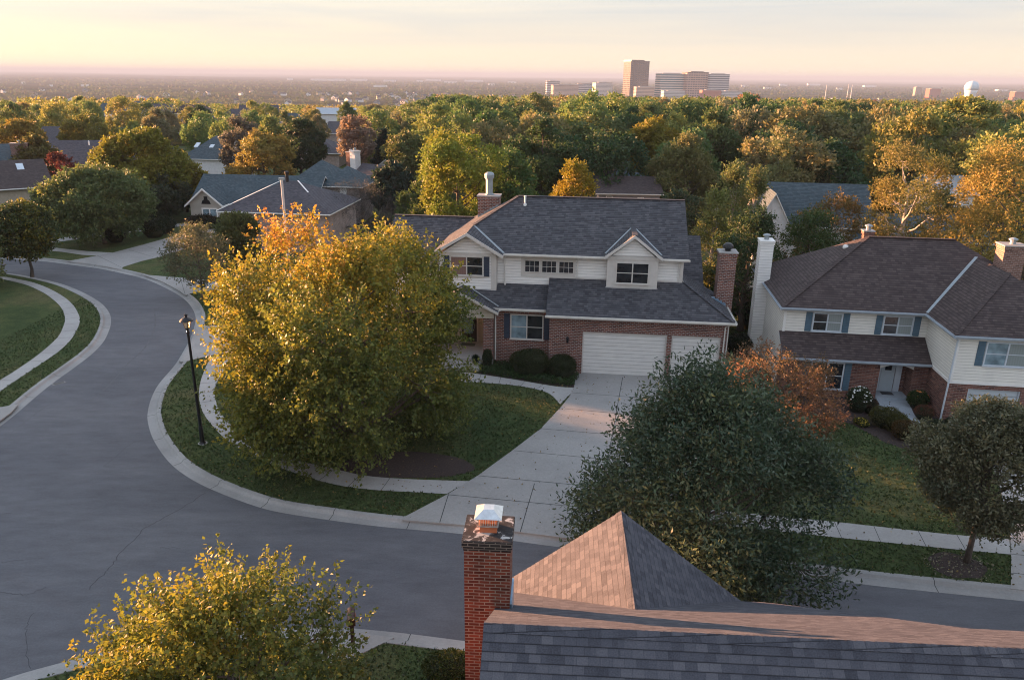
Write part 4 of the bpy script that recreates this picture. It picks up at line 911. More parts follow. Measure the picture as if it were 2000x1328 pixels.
x, y = G(690, 1262)
M = thing('mailbox', 'dark brown mailbox on a wooden post at the near kerb behind the yellow tree', 'mailbox', (x, y, 0), R(12))
MBRN = plain('mailbox_brown', (.06, .030, .022), .4)
b = MB(); b.box(-.06, .06, -.06, .06, 0, .90); b.build('post', MBRN, M); b = MB(); b.box(-.05, .05, -.28, .30, .901, .98); b.build('arm', MBRN, M)
b = MB(); prof = [(-.12, .985), (.12, .985), (.12, 1.15)] + [(.12 * math.cos(a), 1.15 + .12 * math.sin(a)) for a in [math.pi * k / 8 for k in range(1, 8)]] + [(-.12, 1.15)]
b.prism(prof, 'y', -.28, .30); bx_ = b.build('box', MBRN, M); b = MB(); b.box(.121, .135, -.05, -.02, 1.08, 1.28); b.build('flag', CLAY, M)
# --- white pole standing behind the maple
x, y, z, h = place(568, 62, 348)
U = thing('pole', 'slender pale pole rising behind the big yellow maple', 'pole', (x, y, z))
b = MB(); b.lathe([(.14, 0), (.135, h * .55), (.105, h * .552), (.105, h - .15)], n=12); b.build('post', plain('pale_pole', (.42, .42, .42), .5), U)
b = MB(); b.box(-.22, .22, -.12, .12, h - .15, h); b.build('cap', METAL, U)
# --- fence behind the gap between the houses
def fence(label, p0, p1, hh, mat, pick=.14):
    p0, p1 = np.array(p0), np.array(p1); L_ = float(np.linalg.norm(p1 - p0)); an = math.atan2(p1[1] - p0[1], p1[0] - p0[0])
    o = thing('fence', label, 'fence', (p0[0], p0[1], 0), an); b = MB()
    for i in range(int(L_ / pick)): u = i * pick; b.box(u, u + pick - .02, -.01, .01, .05, hh + (.02 if i % 2 else 0))
    b.build('board', mat, o); b = MB()
    for i in range(int(L_ / 2.4) + 1): b.box(i * 2.4, i * 2.4 + .09, .011, .10, 0, hh + .08)
    b.build('post', mat, o)
WOOD = plain('weathered_fence', (.10, .085, .07), .9, var=.25)
fence('weathered grey board fence in the gap between the two front houses', G(1425, 603), G(1500, 610), 1.5, WOOD)

# ================================================================== BACKGROUND HOUSES
WHITEW = plain('white_wall', (.66, .66, .66), .7); TANW = plain('tan_wall', (.42, .36, .28), .8); GREYW = plain('grey_wall', (.24, .24, .26), .8); BRICKW = BRICK_PALE
DARKROOF = SHINGLE_GREY
def zr(D, px, py):
    d = ray(px, py); return CAM_H + d[2] / d[1] * D
def bgh(label, px, D, yaw, name='house'):
    x, y, z = place(px, D); return thing(name, label, 'house', (x, y, z), R(yaw)), z
def skylight(root, u, v, z, tilt=.55, w=.7, l=1.1):
    b = MB(); s = .5 * l; b.slab([(u - w / 2, v - s, z - s * tilt + .1), (u + w / 2, v - s, z - s * tilt + .1), (u + w / 2, v + s, z + s * tilt + .1), (u - w / 2, v + s, z + s * tilt + .1)], .12)
    b.build('skylight', GLASSSKYL, root)
GLASSSKYL = plain('skylight_glass', (.55, .62, .68), .15)
# left brown house with skylights
h, z0 = bgh('tan-walled house with brown roof and two skylights at the left edge', 6, 84, 37)
e_, r_ = zr(84, 50, 371) - z0, zr(89, 35, 315) - z0
rf = block(h, -9, 5.2, 0, 11, e_, r_, 'gable', 'u', TANW, SHINGLE_BROWN, .5)
for u in (.2, 3.1): skylight(h, u, 3.9, e_ + (r_ - e_) * (4.4 / 6.0), .5)
b = MB(); b.box(-1.2, -1.0, -.04, -.001, .2, e_ - .2); b.build('corner_board', DOOR_DARK, h)
chimney(h, -1.6, -.6, 8.4, 9.4, e_, r_ + .6, BRICK_BROWN, CONC, 'pot')
h, z0 = bgh('house with pale blue-grey gable and broad brick chimney behind the brown-roofed left house', 15, 104, 20)
r_ = zr(104, 20, 287) - z0; block(h, -6, 5, 0, 9, r_ - 2.6, r_, 'hip', 'u', WHITEW, SHINGLE_BLUE, .4); chimney(h, 1.2, 3.3, 1.5, 2.6, r_ - 2, zr(104, 36, 284) - z0, BRICK_RED, CONC, 'pot')
h, z0 = bgh('low house with wide dark slate roof behind the yellow street trees', 158, 118, 12)
r_ = zr(120, 155, 277) - z0; block(h, -5.5, 6, 0, 10, r_ - 3.6, r_, 'gable', 'u', GREYW, DARKROOF, .5); b = MB(); b.lathe([(.12, r_ - .8), (.12, r_ - .1), (.03, r_)], 1, 4, 8); b.build('vent_pipe', TRIM_WHITE, h)
# skylit blue roof with white chimney
h, z0 = bgh('blue-roofed house with two skylights and a slim white chimney', 398, 128, -8)
r_ = zr(131, 400, 266) - z0; block(h, -3.4, 4.4, 0, 9.5, r_ - 3.4, r_, 'hip', 'u', WHITEW, SHINGLE_BLUE, .4); skylight(h, -1.9, 2.6, r_ - 1.5); skylight(h, 0.8, 2.6, r_ - 1.5); chimney(h, 4.9, 5.7, 1.0, 1.9, 0, zr(128, 440, 276) - z0, WHITEW, TRIM_WHITE, 'pot')
# slate-blue house across the curve
D0 = 88
h, z0 = bgh('slate-blue roofed house with small front gable and tall window, left of the big maple', 408, D0, -4)
e_ = zr(D0, 405, 403) - z0; r1 = zr(D0 + 4, 440, 343) - z0; r2 = zr(D0 + 10, 560, 309) - z0
block(h, -1.9, 12, 1.2, 9.2, e_ + .2, r1, 'gable', 'u', BRICKW, SHINGLE_BLUE, .5)
rf = block(h, -1.6, 2.0, -.6, 4.5, e_ + .25, zr(D0, 406, 366) - z0, 'gable', 'v', SIDING_TAN, SHINGLE_BLUE, .4, gut=False)
b = MB(); ap = zr(D0, 406, 366) - z0; rake(b, (.2, ap + .03), (-2.05, e_ + .22), -1.02, .22, .06); rake(b, (.2, ap + .03), (2.45, e_ + .22), -1.02, .22, .06); b.build('trim_board', TRIM_WHITE, h)
window(h, -.3, 1.55, .5, e_ - .1, -.6, 2, (GLASS_SKY,), TRIM_WHITE, .14, name='window'); 
b = MB(); b.prism([(-.25, e_ + .35), (.85, e_ + .35), (.72, e_ + .7), (.52, e_ + .85), (.52, e_ + 1.2), (.1, e_ + 1.2), (.1, e_ + .85), (-.12, e_ + .7)], 'y', -.601, -.64); b.build('gable_vent', BLACK, h)
block(h, 8.4, 13.4, 6, 12.5, e_ + 2.2, r2, 'hip', 'u', BRICKW, SHINGLE_BLUE, .5); block(h, 12.2, 16.6, 5, 11, e_ + 1.9, r2 - .5, 'hip', 'u', BRICKW, SHINGLE_BLUE, .5)
b = MB(); b.box(14.2, 15, 4.96, 4.999, 3.0, 4.4); b.build('window', TRIM_WHITE, h)
# brown hip roof in front of it
D1 = 76
h, z0 = bgh('low brick house with grey-brown hip roof and black flue, just left above the big maple', 530, D1, -6)
e_ = zr(D1, 520, 414) - z0; r_ = zr(D1 + 5, 535, 352) - z0
block(h, -4.6, 6.0, 0, 9.4, e_, r_, 'hip', 'u', BRICKW, SHINGLE_GREY, .5)
b = MB(); b.lathe([(.16, r_ - .5), (.16, r_ + .7), (.22, r_ + .7), (.22, r_ + .95), (.05, r_ + 1.0)], .4, 4.6, 10); b.build('flue', BLACK, h); strip(h, 'hip_cap', (-5.1, -.5, e_ + .03), (-.2, 4.7, r_ + .03), .18, TRIM_WHITE); strip(h, 'hip_cap', (1.5, 4.7, r_ + .03), (3.2, 2.9, r_ - (r_ - e_) * .36), .16, TRIM_WHITE)
# dark roof and white chimney
h, z0 = bgh('house with dark blue-grey roof and tall white chimney right of the slate-blue house', 712, 106, -38)
r_ = zr(106, 712, 328) - z0; block(h, -4.2, 5.2, 0, 8, r_ - 3.0, r_, 'gable', 'u', GREYW, DARKROOF, .4); c = chimney(h, -5.6, -4.5, 2.6, 3.6, 0, zr(105, 668, 304) - z0, WHITEW, TRIM_WHITE, 'pot'); chimney(h, -6.9, -5.8, 3.0, 4.0, 0, zr(105, 652, 308) - z0, BRICK_BROWN, CONC, 'pot')
h, z0 = bgh('white gabled house with tan roof beside the dark spruce', 765, 118, -25)
r_ = zr(118, 765, 307) - z0; block(h, -3.6, 3.4, 0, 8, r_ - 2.6, r_, 'gable', 'v', WHITEW, SHINGLE_BROWN, .4)
h, z0 = bgh('hip-roofed grey house under the orange trees near the middle left', 612, 150, 0)
r_ = zr(150, 612, 268) - z0; block(h, -6, 5, 0, 10, r_ - 3.0, r_, 'hip', 'u', BRICKW, SHINGLE_GREY, .5)
h, z0 = bgh('tall pale house with narrow white spire-like turret behind the coral tree', 678, 182, 0)
r_ = zr(182, 678, 240) - z0; block(h, -4.5, 5, 0, 9, r_ - 2.4, r_, 'gable', 'u', BRICKW, DARKROOF, .4); b = MB(); tp = zr(181, 670, 236) - z0; b.box(-1.8, .2, -.9, -.01, 0, tp - 4.4); tw_ = b.build('turret', WHITEW, h); b = MB(); b.lathe([(1.3, tp - 4.4), (.5, tp - 2.6), (.05, tp)], -.8, -.9 + 1.1, 4, a0=.785); b.build('spire', TRIM_WHITE, tw_)
h, z0 = bgh('dark grey two-storey house to the right of the coral tree', 738, 178, 0)
r_ = zr(178, 738, 240) - z0; block(h, -4.6, 4.6, 0, 9, r_ - 3.0, r_, 'gable', 'u', GREYW, DARKROOF, .4); b = MB(); b.box(.2, 1.2, -.04, -.001, r_ - 5.6, r_ - 3.6); b.build('window', TRIM_WHITE, h)
# behind the main house
h, z0 = bgh('low brown-roofed house directly behind the main house ridge', 1222, 84, -2)
e_ = zr(84, 1222, 378) - z0; r_ = zr(89, 1222, 343) - z0; block(h, -3.2, 3.4, 0, 9, e_, r_, 'gable', 'u', GREYW, SHINGLE_BROWN, .4, trim=TRIM)
for u in (-1.3, -.8, .9): 
    b = MB(); b.box(u - .13, u + .13, 3.4, 3.7, r_ - .7, r_ - .3); b.build('roof_vent', BLACK, h)
window(h, -2.4, -1.7, e_ - 1.2, e_ - .3, 0, 1, (GLASS,), TRIM_WHITE, .08); window(h, 1.0, 1.7, e_ - 1.3, e_ - .4, 0, 1, (GLASS,), TRIM_WHITE, .08)
h, z0 = bgh('pale blue pyramid-roofed house behind the brown-roofed one', 1222, 99, 0)
r_ = zr(103, 1222, 324) - z0; block(h, -3.6, 3.6, 0, 7.4, r_ - 2.0, r_, 'hip', 'u', BRICKW, SHINGLE_BLUE, .5); chimney(h, -.3, .4, 3.3, 4, r_ - 1, r_ + .45, BRICK_BROWN, METAL, 'pot')
h, z0 = bgh('white-gabled house with blue-grey roof half hidden behind the birch and poplars', 1545, 66, -8)
r_ = zr(66, 1545, 368) - z0; block(h, -2.9, 6, 0, 8, r_ - 3.2, r_, 'gable', 'u', WHITEW, SHINGLE_BLUE, .35)
block(h, -4.0, -1.4, -2.6, 3, r_ - 3.0, r_ - .1, 'gable', 'v', WHITEW, SHINGLE_BLUE, .3, gut=False)
h, z0 = bgh('house with low blue-grey roof behind the brown hip roof on the right', 1745, 64, -6)
r_ = zr(64, 1745, 432) - z0; block(h, -3.8, 7, 0, 8, r_ - 1.6, r_, 'gable', 'u', GREYW, SHINGLE_BLUE, .4)
h, z0 = bgh('white house glimpsed between the birch and the golden maple on the right', 1838, 84, -4)
r_ = zr(84, 1838, 350) - z0; block(h, -1.2, 2.6, 0, 8, r_ - 1.6, r_, 'gable', 'u', WHITEW, GUTTER_GREY, .3)
h, z0 = bgh('long white house in the far left middle under orange trees', 662, 262, 2)
r_ = zr(262, 662, 212) - z0; block(h, -7.5, 6, 0, 8, r_ - 1.8, r_, 'gable', 'u', WHITEW, GUTTER_GREY, .4)
HOUSE_SPOTS = []
cols = ['grey', 'slate', 'brown', 'blue-grey']; rr = random.Random(11)
for (px, py, D, w, ci, wh) in [(222, 203, 250, 12, 3, 1), (262, 198, 262, 11, 3, 1), (300, 204, 258, 11, 1, 0), (238, 232, 215, 10, 0, 1), (112, 250, 160, 8, 1, 0), (246, 252, 165, 9, 1, 0), (375, 206, 262, 14, 2, 0), (470, 214, 262, 13, 1, 1), (508, 206, 268, 12, 0, 0), (560, 222, 250, 12, 3, 1), (820, 214, 264, 12, 3, 0), (720, 214, 268, 12, 2, 1), (175, 212, 250, 10, 3, 0), (430, 232, 225, 9, 3, 0), (330, 236, 228, 9, 0, 1)]:
    x, y, z = place(px, D); zt = zr(D, px, py) - z; lbl = {0: 'grey', 1: 'slate', 2: 'brown', 3: 'pale blue'}[ci]
    HOUSE_SPOTS.append((px, py, D, w, ci, wh, x, y, z, zt))
near_names = ['far left', 'left of the tall centre trees', 'centre left', 'centre']
HOUSE_SPOTS.sort(); seen = {}
for i, (px, py, D, w, ci, wh, x, y, z, zt) in enumerate(HOUSE_SPOTS):
    lbl = ['grey', 'slate', 'brown', 'pale blue'][ci]; ordn = ['leftmost', 'second', 'third', 'fourth', 'fifth', 'sixth', 'seventh', 'eighth', 'ninth', 'tenth', 'eleventh', 'twelfth', 'thirteenth', 'fourteenth', 'rightmost'][i]
    o = thing('house', f'small {lbl}-roofed house among distant trees, {ordn} of the fifteen from the left', 'house', (x, y, z), R(rr.uniform(-25, 25)), 'small houses among the distant trees')
    block(o, -w / 2, w / 2, 0, 8, zt - 2.6, zt, rr.choice(['hip', 'gable']), 'u', WHITEW if wh else GREYW, [DARKROOF, DARKROOF, SHINGLE_BROWN, SHINGLE_BLUE][ci], .4, gut=False)

# ================================================================== DOWNTOWN ON THE HORIZON
def facade(name, c1, c2, fh=3.6, glass=.5, vert=None):
    """banded office front: spandrel colour c1, glass band c2"""
    m, t, bb, o = new_mat(name); uv = N(t, 'UVMap'); sp = N(t, 'SeparateXYZ'); t.links.new(uv.outputs[0], sp.inputs[0])
    fr = math_(t, 'FRACT', math_(t, 'DIVIDE', sp.outputs[1], fh)); k = math_(t, 'GREATER_THAN', fr, 1 - glass)
    if vert:
        fx = math_(t, 'FRACT', math_(t, 'DIVIDE', sp.outputs[0], vert)); k = math_(t, 'MULTIPLY', k, math_(t, 'GREATER_THAN', fx, .25))
    c = mixc(t, c1, c2, k); t.links.new(c, bb.inputs['Base Color'])
    rg = N(t, 'MapRange'); rg.inputs[3].default_value = .7; rg.inputs[4].default_value = .12; t.links.new(k, rg.inputs[0]); t.links.new(rg.outputs[0], bb.inputs['Roughness'])
    bb.inputs['Specular IOR Level'].default_value = .6; return m
TD = 2480
def tower(label, pxl, pxr, top, base, yaw, facs, depth_f=.7, D=TD, cat='office building', steps=()):
    """slab block whose picture width is pxl..pxr"""
    x, y, z = place((pxl + pxr) / 2, D); zt = zr(D, (pxl + pxr) / 2, top); w = (pxr - pxl) / FPX * D / math.cos(R(19)) * .93
    c, s = abs(math.cos(R(yaw))), abs(math.sin(R(yaw))); a = w / (c + depth_f * s)
    o = thing('office_building', label, cat, (x, y, z), R(yaw)); b = MB(); hh = zt - z; d = a * depth_f
    b.box(-a / 2, a / 2, -d / 2, d / 2, 0, hh * .96); wal = b.build('wall', facs[0], o)
    r = MB(); r.box(-a / 2 - .6, a / 2 + .6, -d / 2 - .6, d / 2 + .6, hh * .96, hh * .975); r.box(-a * .28, a * .30, -d * .3, d * .3, hh * .975, hh); r.build('roof', facs[1], o)
    for f in steps: f(o, a, d, hh)
    return o
F_DARK = facade('bronze_glass_front', (.075, .055, .050), (.016, .016, .020), 6.0, .60, 8.0); F_TEAL = facade('teal_band_front', (.55, .54, .50), (.03, .10, .12), 6.5, .55); F_PINK = facade('rose_stone_front', (.42, .27, .22), (.09, .06, .06), 6.5, .5, 8.0)
F_BLUE = facade('grey_band_front', (.46, .47, .48), (.04, .06, .08), 6.2, .5); F_RED = plain('red_brick_block', (.38, .13, .09), .9); F_TAN = facade('tan_front', (.45, .33, .26), (.16, .13, .12), 4, .4); F_WHITE = facade('white_front', (.50, .50, .49), (.16, .18, .2), 4, .4)
ROOFP = plain('pale_roof_plant', (.40, .38, .36), .8)
def corner_shaft(o, a, d, hh):
    b = MB(); b.box(-a / 2 + a * .16, -a / 2 + a * .30, -d / 2 - 2.2, -d / 2 - .1, 0, hh * .965); b.build('shaft', F_SHAFT, o)
    b = MB(); b.box(-a / 2 - .9, -a / 2 + a * .66, -d / 2 - 2.8, d / 2 + .8, hh * .976, hh * 1.0); b.build('parapet', F_SHAFT, o)
F_SHAFT = plain('dark_bronze_panel', (.05, .04, .045), .4)
tower('tallest tower on the horizon, dark bronze glass with golden sunlit left face', 1216, 1263, 118, 186, 24, (F_DARK, F_SHAFT), .62, steps=(corner_shaft,))
tower('pale mid-rise office block with teal window bands right of the tallest tower', 1279, 1335, 143, 180, 16, (F_TEAL, ROOFP), .42)
tower('rose-coloured mid-rise office block in the middle of the downtown group', 1330, 1378, 140, 182, 14, (F_PINK, F_SHAFT), .5)
tower('grey banded mid-rise office block at the right end of the downtown group', 1376, 1419, 144, 180, 14, (F_BLUE, ROOFP), .45)
tower('low orange-brick block at the foot of the tallest tower', 1238, 1275, 169, 186, 8, (F_TAN, ROOFP), .5, 2380)
tower('low white block below the teal-banded offices', 1292, 1334, 177, 188, 5, (F_WHITE, ROOFP), .5, 2300)
tower('low red building at the foot of the grey banded offices', 1367, 1404, 176, 187, 4, (F_RED, ROOFP), .5, 2280)
tower('long low pale building right of the red one', 1404, 1448, 178, 187, 4, (F_WHITE, ROOFP), .5, 2290)
tower('small blue-grey office block, leftmost of the low offices left of the tower', 1066, 1092, 158, 173, 10, (F_BLUE, ROOFP), .5, 3000)
tower('low brown office block left of the tallest tower', 1077, 1128, 166, 178, 8, (F_TAN, F_SHAFT), .5, 2800)
tower('dim blue office block just left of the white office block', 1127, 1156, 163, 175, 6, (F_BLUE, ROOFP), .5, 2950)
tower('small white office block with sunlit face left of the tallest tower', 1157, 1194, 161, 177, 18, (F_WHITE, ROOFP), .5, 2700)
tower('small orange block on the right horizon left of the water tower', 1783, 1797, 170, 178, 10, (F_TAN, ROOFP), .5, 3300)
tower('low red-brick block nearer the water tower on the right horizon', 1808, 1833, 173, 180, 10, (F_RED, ROOFP), .5, 3100)
tower('low orange-red block at the right end of the horizon', 1972, 1998, 179, 187, 12, (F_RED, ROOFP), .5, 2900)
x, y, z = place(1890, 2000); zt = zr(2000, 1890, 158) - z
WT = thing('water_tower', 'white water tower with a domed tank on the right horizon', 'water tower', (x, y, z))
WTM = plain('water_tower_paint', (.66, .68, .68), .5, var=.05); k = zt
b = MB(); b.lathe([(14, 0), (12.5, k * .3), (12.5, k * .52), (15.5, k * .66)], n=28); b.build('column', WTM, WT, smooth=True)
b = MB(); b.lathe([(15.5, k * .66), (16.5, k * .72), (16, k * .82), (12.5, k * .92), (7, k * .97), (2, k * .985), (1.2, k * 1.0)], n=28); b.build('tank', plain('tank_paint', (.55, .66, .72), .5, var=.05), WT, smooth=True)
# warehouses and far blocks on the plain
WH_ = [(640, 160, 62, 7200), (566, 160, 10, 7400), (700, 159, 30, 7600), (760, 161, 22, 6900), (845, 155, 26, 8600), (880, 163, 24, 6200), (820, 160, 12, 7000), (925, 157, 34, 8000), (1000, 160, 16, 7000), (960, 166, 12, 5200), (742, 171, 24, 4100), (45, 173, 6, 3900), (165, 176, 12, 3400), (100, 178, 5, 3300), (1590, 162, 22, 7800), (1530, 163, 14, 7000), (1700, 166, 22, 6900), (1640, 171, 10, 5000), (1960, 178, 22, 5200), (1500, 171, 14, 5000), (1455, 168, 12, 6000)]
WH_.sort()
WHM = plain('warehouse_wall', (.74, .72, .70), .7); WHR = plain('warehouse_roof', (.60, .60, .60), .7)
for i, (px, py, w, D) in enumerate(WH_):
    x, y, z = place(px, D); z = land_z(x, y); w = w / FPX * D
    o = thing('warehouse', 'long pale flat-roofed warehouse on the hazy far plain', 'warehouse', (x, y, z), R(rr.uniform(-8, 8)), 'warehouses on the far plain')
    hgt = 9 * D / 4500; b = MB(); b.box(-w / 2, w / 2, 0, w * .4, 0, hgt); b.build('wall', WHM, o); b = MB(); b.box(-w / 2 - 1, w / 2 + 1, -1, w * .4 + 1, hgt, hgt + 1.2); b.build('roof', WHR, o)
# suburb of tiny houses beyond the near wood
rr = random.Random(77); tiny = []
for i in range(150):
    if i < 105: px = rr.gauss(790, 190)
    elif i < 130: px = rr.uniform(1420, 1850)
    else: px = rr.uniform(30, 1500)
    D = rr.uniform(1250, 2700); x, y, z = place(px, D); tiny.append((px, D, x, y, land_z(x, y)))
protoH = []
for k in range(4):
    wl, rfm = [(WHITEW, DARKROOF), (TANW, SHINGLE_BROWN), (GREYW, SHINGLE_BLUE), (WHITEW, SHINGLE_GREY)][k]
    b = MB(); b.box(-8, 8, -5, 5, 0, 6); b.prism([(-8, 6), (8, 6), (0, 10)] if k % 2 else [(-5, 6), (5, 6), (0, 9.4)], 'y' if k % 2 else 'x', -5 if k % 2 else -8, 5 if k % 2 else 8)
    r = MB()
    if k % 2: r.slab([(-8.6, -5.5, 5.8), (0, -5.5, 10.2), (0, 5.5, 10.2), (-8.6, 5.5, 5.8)][::-1], .4); r.slab([(8.6, -5.5, 5.8), (8.6, 5.5, 5.8), (0, 5.5, 10.2), (0, -5.5, 10.2)], .4)
    else: r.slab([(-8.6, -5.6, 5.8), (8.6, -5.6, 5.8), (8.6, 0, 9.8), (-8.6, 0, 9.8)], .4); r.slab([(8.6, 5.6, 5.8), (-8.6, 5.6, 5.8), (-8.6, 0, 9.8), (8.6, 0, 9.8)], .4)
    protoH.append((b, r, wl, rfm))
meshes = []
for i, (px, D, x, y, z) in enumerate(tiny):
    k = i % 4; o = thing('house', 'tiny far suburban house beyond the near woods', 'house', (x, y, z), rr.uniform(0, 3.14), 'tiny houses of the far suburb')
    if i < 4:
        b, r, wl, rfm = protoH[k]; w = b.build('wall', wl, o); q = r.build('roof', rfm, o); meshes.append((w, q))
    else:
        for src in meshes[k]: c = src.copy(); COL.objects.link(c); c.parent = o
# radio masts
for px, top, D in [(1611, 166, 2600), (1654, 164, 2800), (1661, 166, 2800)]:
    x, y, z = place(px, D); zt = zr(D, px, top); o = MB(); o.tube([(0, 0, 0), (0, 0, (zt - z))], [1.6, .5], 6); m = o.build('mast', TRIM_WHITE); m.location = (x, y, z); tag(m, {1611: 'thin pale mast alone on the right horizon', 1654: 'thin pale mast, left one of the pair on the right horizon', 1661: 'thin pale mast, right one of the pair on the right horizon'}[px], 'mast')
# ================================================================== TREES
def unit(a): return a / (np.linalg.norm(a, axis=-1, keepdims=True) + 1e-9)
def leaves(rs, base, axis, size, aspect=.55, fold=.35):
    """rhombic leaf blades: base point, pointing axis, length -> (n*4) verts and quads"""
    n = len(base); ax = unit(axis); rnd = unit(rs.normal(size=(n, 3))); sd = unit(np.cross(ax, rnd)); nr = np.cross(ax, sd)
    L = size[:, None]; W_ = L * aspect * .5
    v = np.empty((n, 4, 3)); v[:, 0] = base; mid = base + ax * L * .45
    v[:, 1] = mid + sd * W_ + nr * W_ * fold; v[:, 2] = base + ax * L - nr * L * .10; v[:, 3] = mid - sd * W_ + nr * W_ * fold
    f = np.arange(n * 4).reshape(n, 4); return v.reshape(-1, 3), f
def crown_lobes(rs, H, Rr, z0, n, prof='round', lean=(0, 0)):
    """lobe centres + radii filling an envelope"""
    out = []
    for i in range(n):
        t = (i + .5) / n
        t = rs.uniform(.02, .98) if rs.rand() < .4 else t
        if prof == 'round': env = math.sin(math.pi * min(max(t * .93 + .09, 0), 1)) ** .62
        elif prof == 'dome': env = (math.sin(math.pi * min(t * .80 + .13, 1)) ** .65) * (1.04 - .10 * t)
        elif prof == 'pear': env = (math.sin(math.pi * min(t * .75 + .20, 1)) ** .8) * (1.06 - .30 * t)
        elif prof == 'oval': env = math.sin(math.pi * min(t * .90 + .12, 1)) ** .8 * .85
        elif prof == 'wide': env = math.sin(math.pi * min(t * .78 + .2, 1)) ** .55
        elif prof == 'poplar': env = (math.sin(math.pi * min(t * .85 + .13, 1)) ** .7) * .55
        elif prof == 'cone': env = (1 - t) * 1.0 + .05
        elif prof == 'vase': env = (.35 + .75 * t) * math.sqrt(max(1 - max(t - .72, 0) ** 2 / .09, .05))
        else: env = 1
        a = i * 2.3999 + rs.uniform(-.7, .7); q = rs.uniform(.28, .80 if prof not in ('dome', 'pear') else .98) ** .7 if prof != 'cone' else rs.uniform(.3, .75)
        r = Rr * env * q; lr = Rr * rs.uniform(.24, .40) * (26 / max(n, 26)) ** .33 * (1.0 if prof != 'cone' else .55) * (.6 + .4 * env)
        out.append((r * math.cos(a) + lean[0] * t, r * math.sin(a) + lean[1] * t, z0 + (H - z0) * (.06 + .84 * t), lr))
    return np.array(out)
def shoots_on(rs, lobes, n, H, z0):
    w = lobes[:, 3] ** 2; idx = rs.choice(len(lobes), n, p=w / w.sum()); c = lobes[idx]
    d = unit(rs.normal(size=(n, 3)) * [1, 1, .85]); ctr = np.array([lobes[:, 0].mean(), lobes[:, 1].mean(), (H + z0) * .42]); out = unit(c[:, :3] - ctr)
    d = unit(d + out * .75); q = rs.uniform(.45, 1.0, n) ** .45
    p = c[:, :3] + d * (c[:, 3] * q)[:, None] * [1, 1, .8]
    return p, d, idx
def make_crown(seed, H, Rr, z0, prof='round', nlobe=22, nshoot=600, per=16, size=.3, sl=.7, aspect=.6, pal=None, up=.55, droop=0, lean=(0, 0), lobes=None, spread=.16, tint_var=.2):
    rs = np.random.RandomState(seed)
    lb = crown_lobes(rs, H, Rr, z0, nlobe, prof, lean) if lobes is None else lobes
    p, d, idx = shoots_on(rs, lb, nshoot, H, z0)
    low = np.clip((p[:, 2] - z0) / (H - z0), 0, 1)
    sd = unit(d + np.array([0, 0, up]) * (.4 + .8 * low)[:, None] - np.array([0, 0, droop]) * (1 - low)[:, None] + rs.normal(size=d.shape) * .25)
    SL = sl * rs.uniform(.5, 1.35, nshoot)
    t = rs.uniform(0, 1, (nshoot, per)); off = rs.normal(size=(nshoot, per, 3)) * (spread * (1.15 - t * .75))[..., None] * (sl / .7)
    base = p[:, None, :] + sd[:, None, :] * (t * SL[:, None])[..., None] + off
    ax = unit(sd[:, None, :] * .5 + unit(rs.normal(size=(nshoot, per, 3))) * .95)
    base = base.reshape(-1, 3); ax = ax.reshape(-1, 3); n = len(base)
    sz = size * rs.uniform(.65, 1.3, n)
    v, f = leaves(rs, base, ax, sz, aspect)
    # leaf colour: kinds of turning, carried by whole limbs and shoots
    lobe_v = rs.uniform(0, 1, len(lb))[idx]; sh_v = rs.uniform(0, 1, nshoot)
    k = (.5 * lobe_v + .3 * sh_v)[:, None] + .2 * rs.uniform(0, 1, (nshoot, per)); k = k.reshape(-1)
    br = rs.uniform(1 - tint_var, 1 + tint_var, n) * (1 + .15 * (np.repeat(sh_v, per) - .5))
    if pal is None: pal = [(0, (.80, .95, .85)), (.5, (1, 1, 1)), (1, (1.25, 1.02, .8))]
    xs = [q[0] for q in pal]; cs_ = np.array([q[1] for q in pal]); 
    hh = np.repeat(low, per); kk = np.clip(k, 0, 1)
    col = np.stack([np.interp(kk, xs, cs_[:, j]) for j in range(3)], 1) * br[:, None]
    return v, f, np.repeat(col, 4, axis=0), lb, (p, sd, SL, idx)
def branches(seed, H, z0, lobes, shoots, tr=.22, base_z=0, mat=BARK, twigs=3, lean=(0, 0), trunk_top=.62, fork=None):
    rs = random.Random(seed); b = MB()
    top = np.array([lean[0] * .6, lean[1] * .6, z0 + (H - z0) * trunk_top]); path = []; n = 7
    for i in range(n + 1):
        t = i / n; path.append(np.array([top[0] * t + rs.gauss(0, .05) * (0 < i), top[1] * t + rs.gauss(0, .05) * (0 < i), top[2] * t]))
    rad = [tr * (1.25 if i == 0 else 1.0) * (1 - .78 * (i / n) ** 1.2) for i in range(n + 1)]
    b.tube(path, rad, 8)
    def at(z):
        t = min(max(z / top[2], 0), 1) * n; i = min(int(t), n - 1); return path[i] + (path[i + 1] - path[i]) * (t - i), rad[i] + (rad[i + 1] - rad[i]) * (t - i)
    p, sd, SL, idx = shoots
    for li, (x, y, z, r) in enumerate(lobes):
        h0 = max(z0 * .75, min(z - math.hypot(x, y) * rs.uniform(.5, .9), top[2] * .98)); a, ra = at(h0); c = np.array([x, y, z]); m = (a + c) / 2 + np.array([rs.gauss(0, .12), rs.gauss(0, .12), -.10 * np.linalg.norm(c - a)])
        r0 = min(ra * .75, tr * .5); pts = [a, a * .6 + m * .4, m, m * .45 + c * .55, c]; b.tube(pts, [r0, r0 * .85, r0 * .65, r0 * .48, r0 * .3], 5, cap=False)
        own = np.nonzero(idx == li)[0]
        for s in own[:twigs]:
            e_ = p[s] + sd[s] * SL[s] * .8; mm = (c + p[s]) / 2 + np.array([0, 0, -.06]); b.tube([c, mm, p[s], e_], [r0 * .28, r0 * .2, r0 * .13, .004], 4, cap=False)
    return b, mat
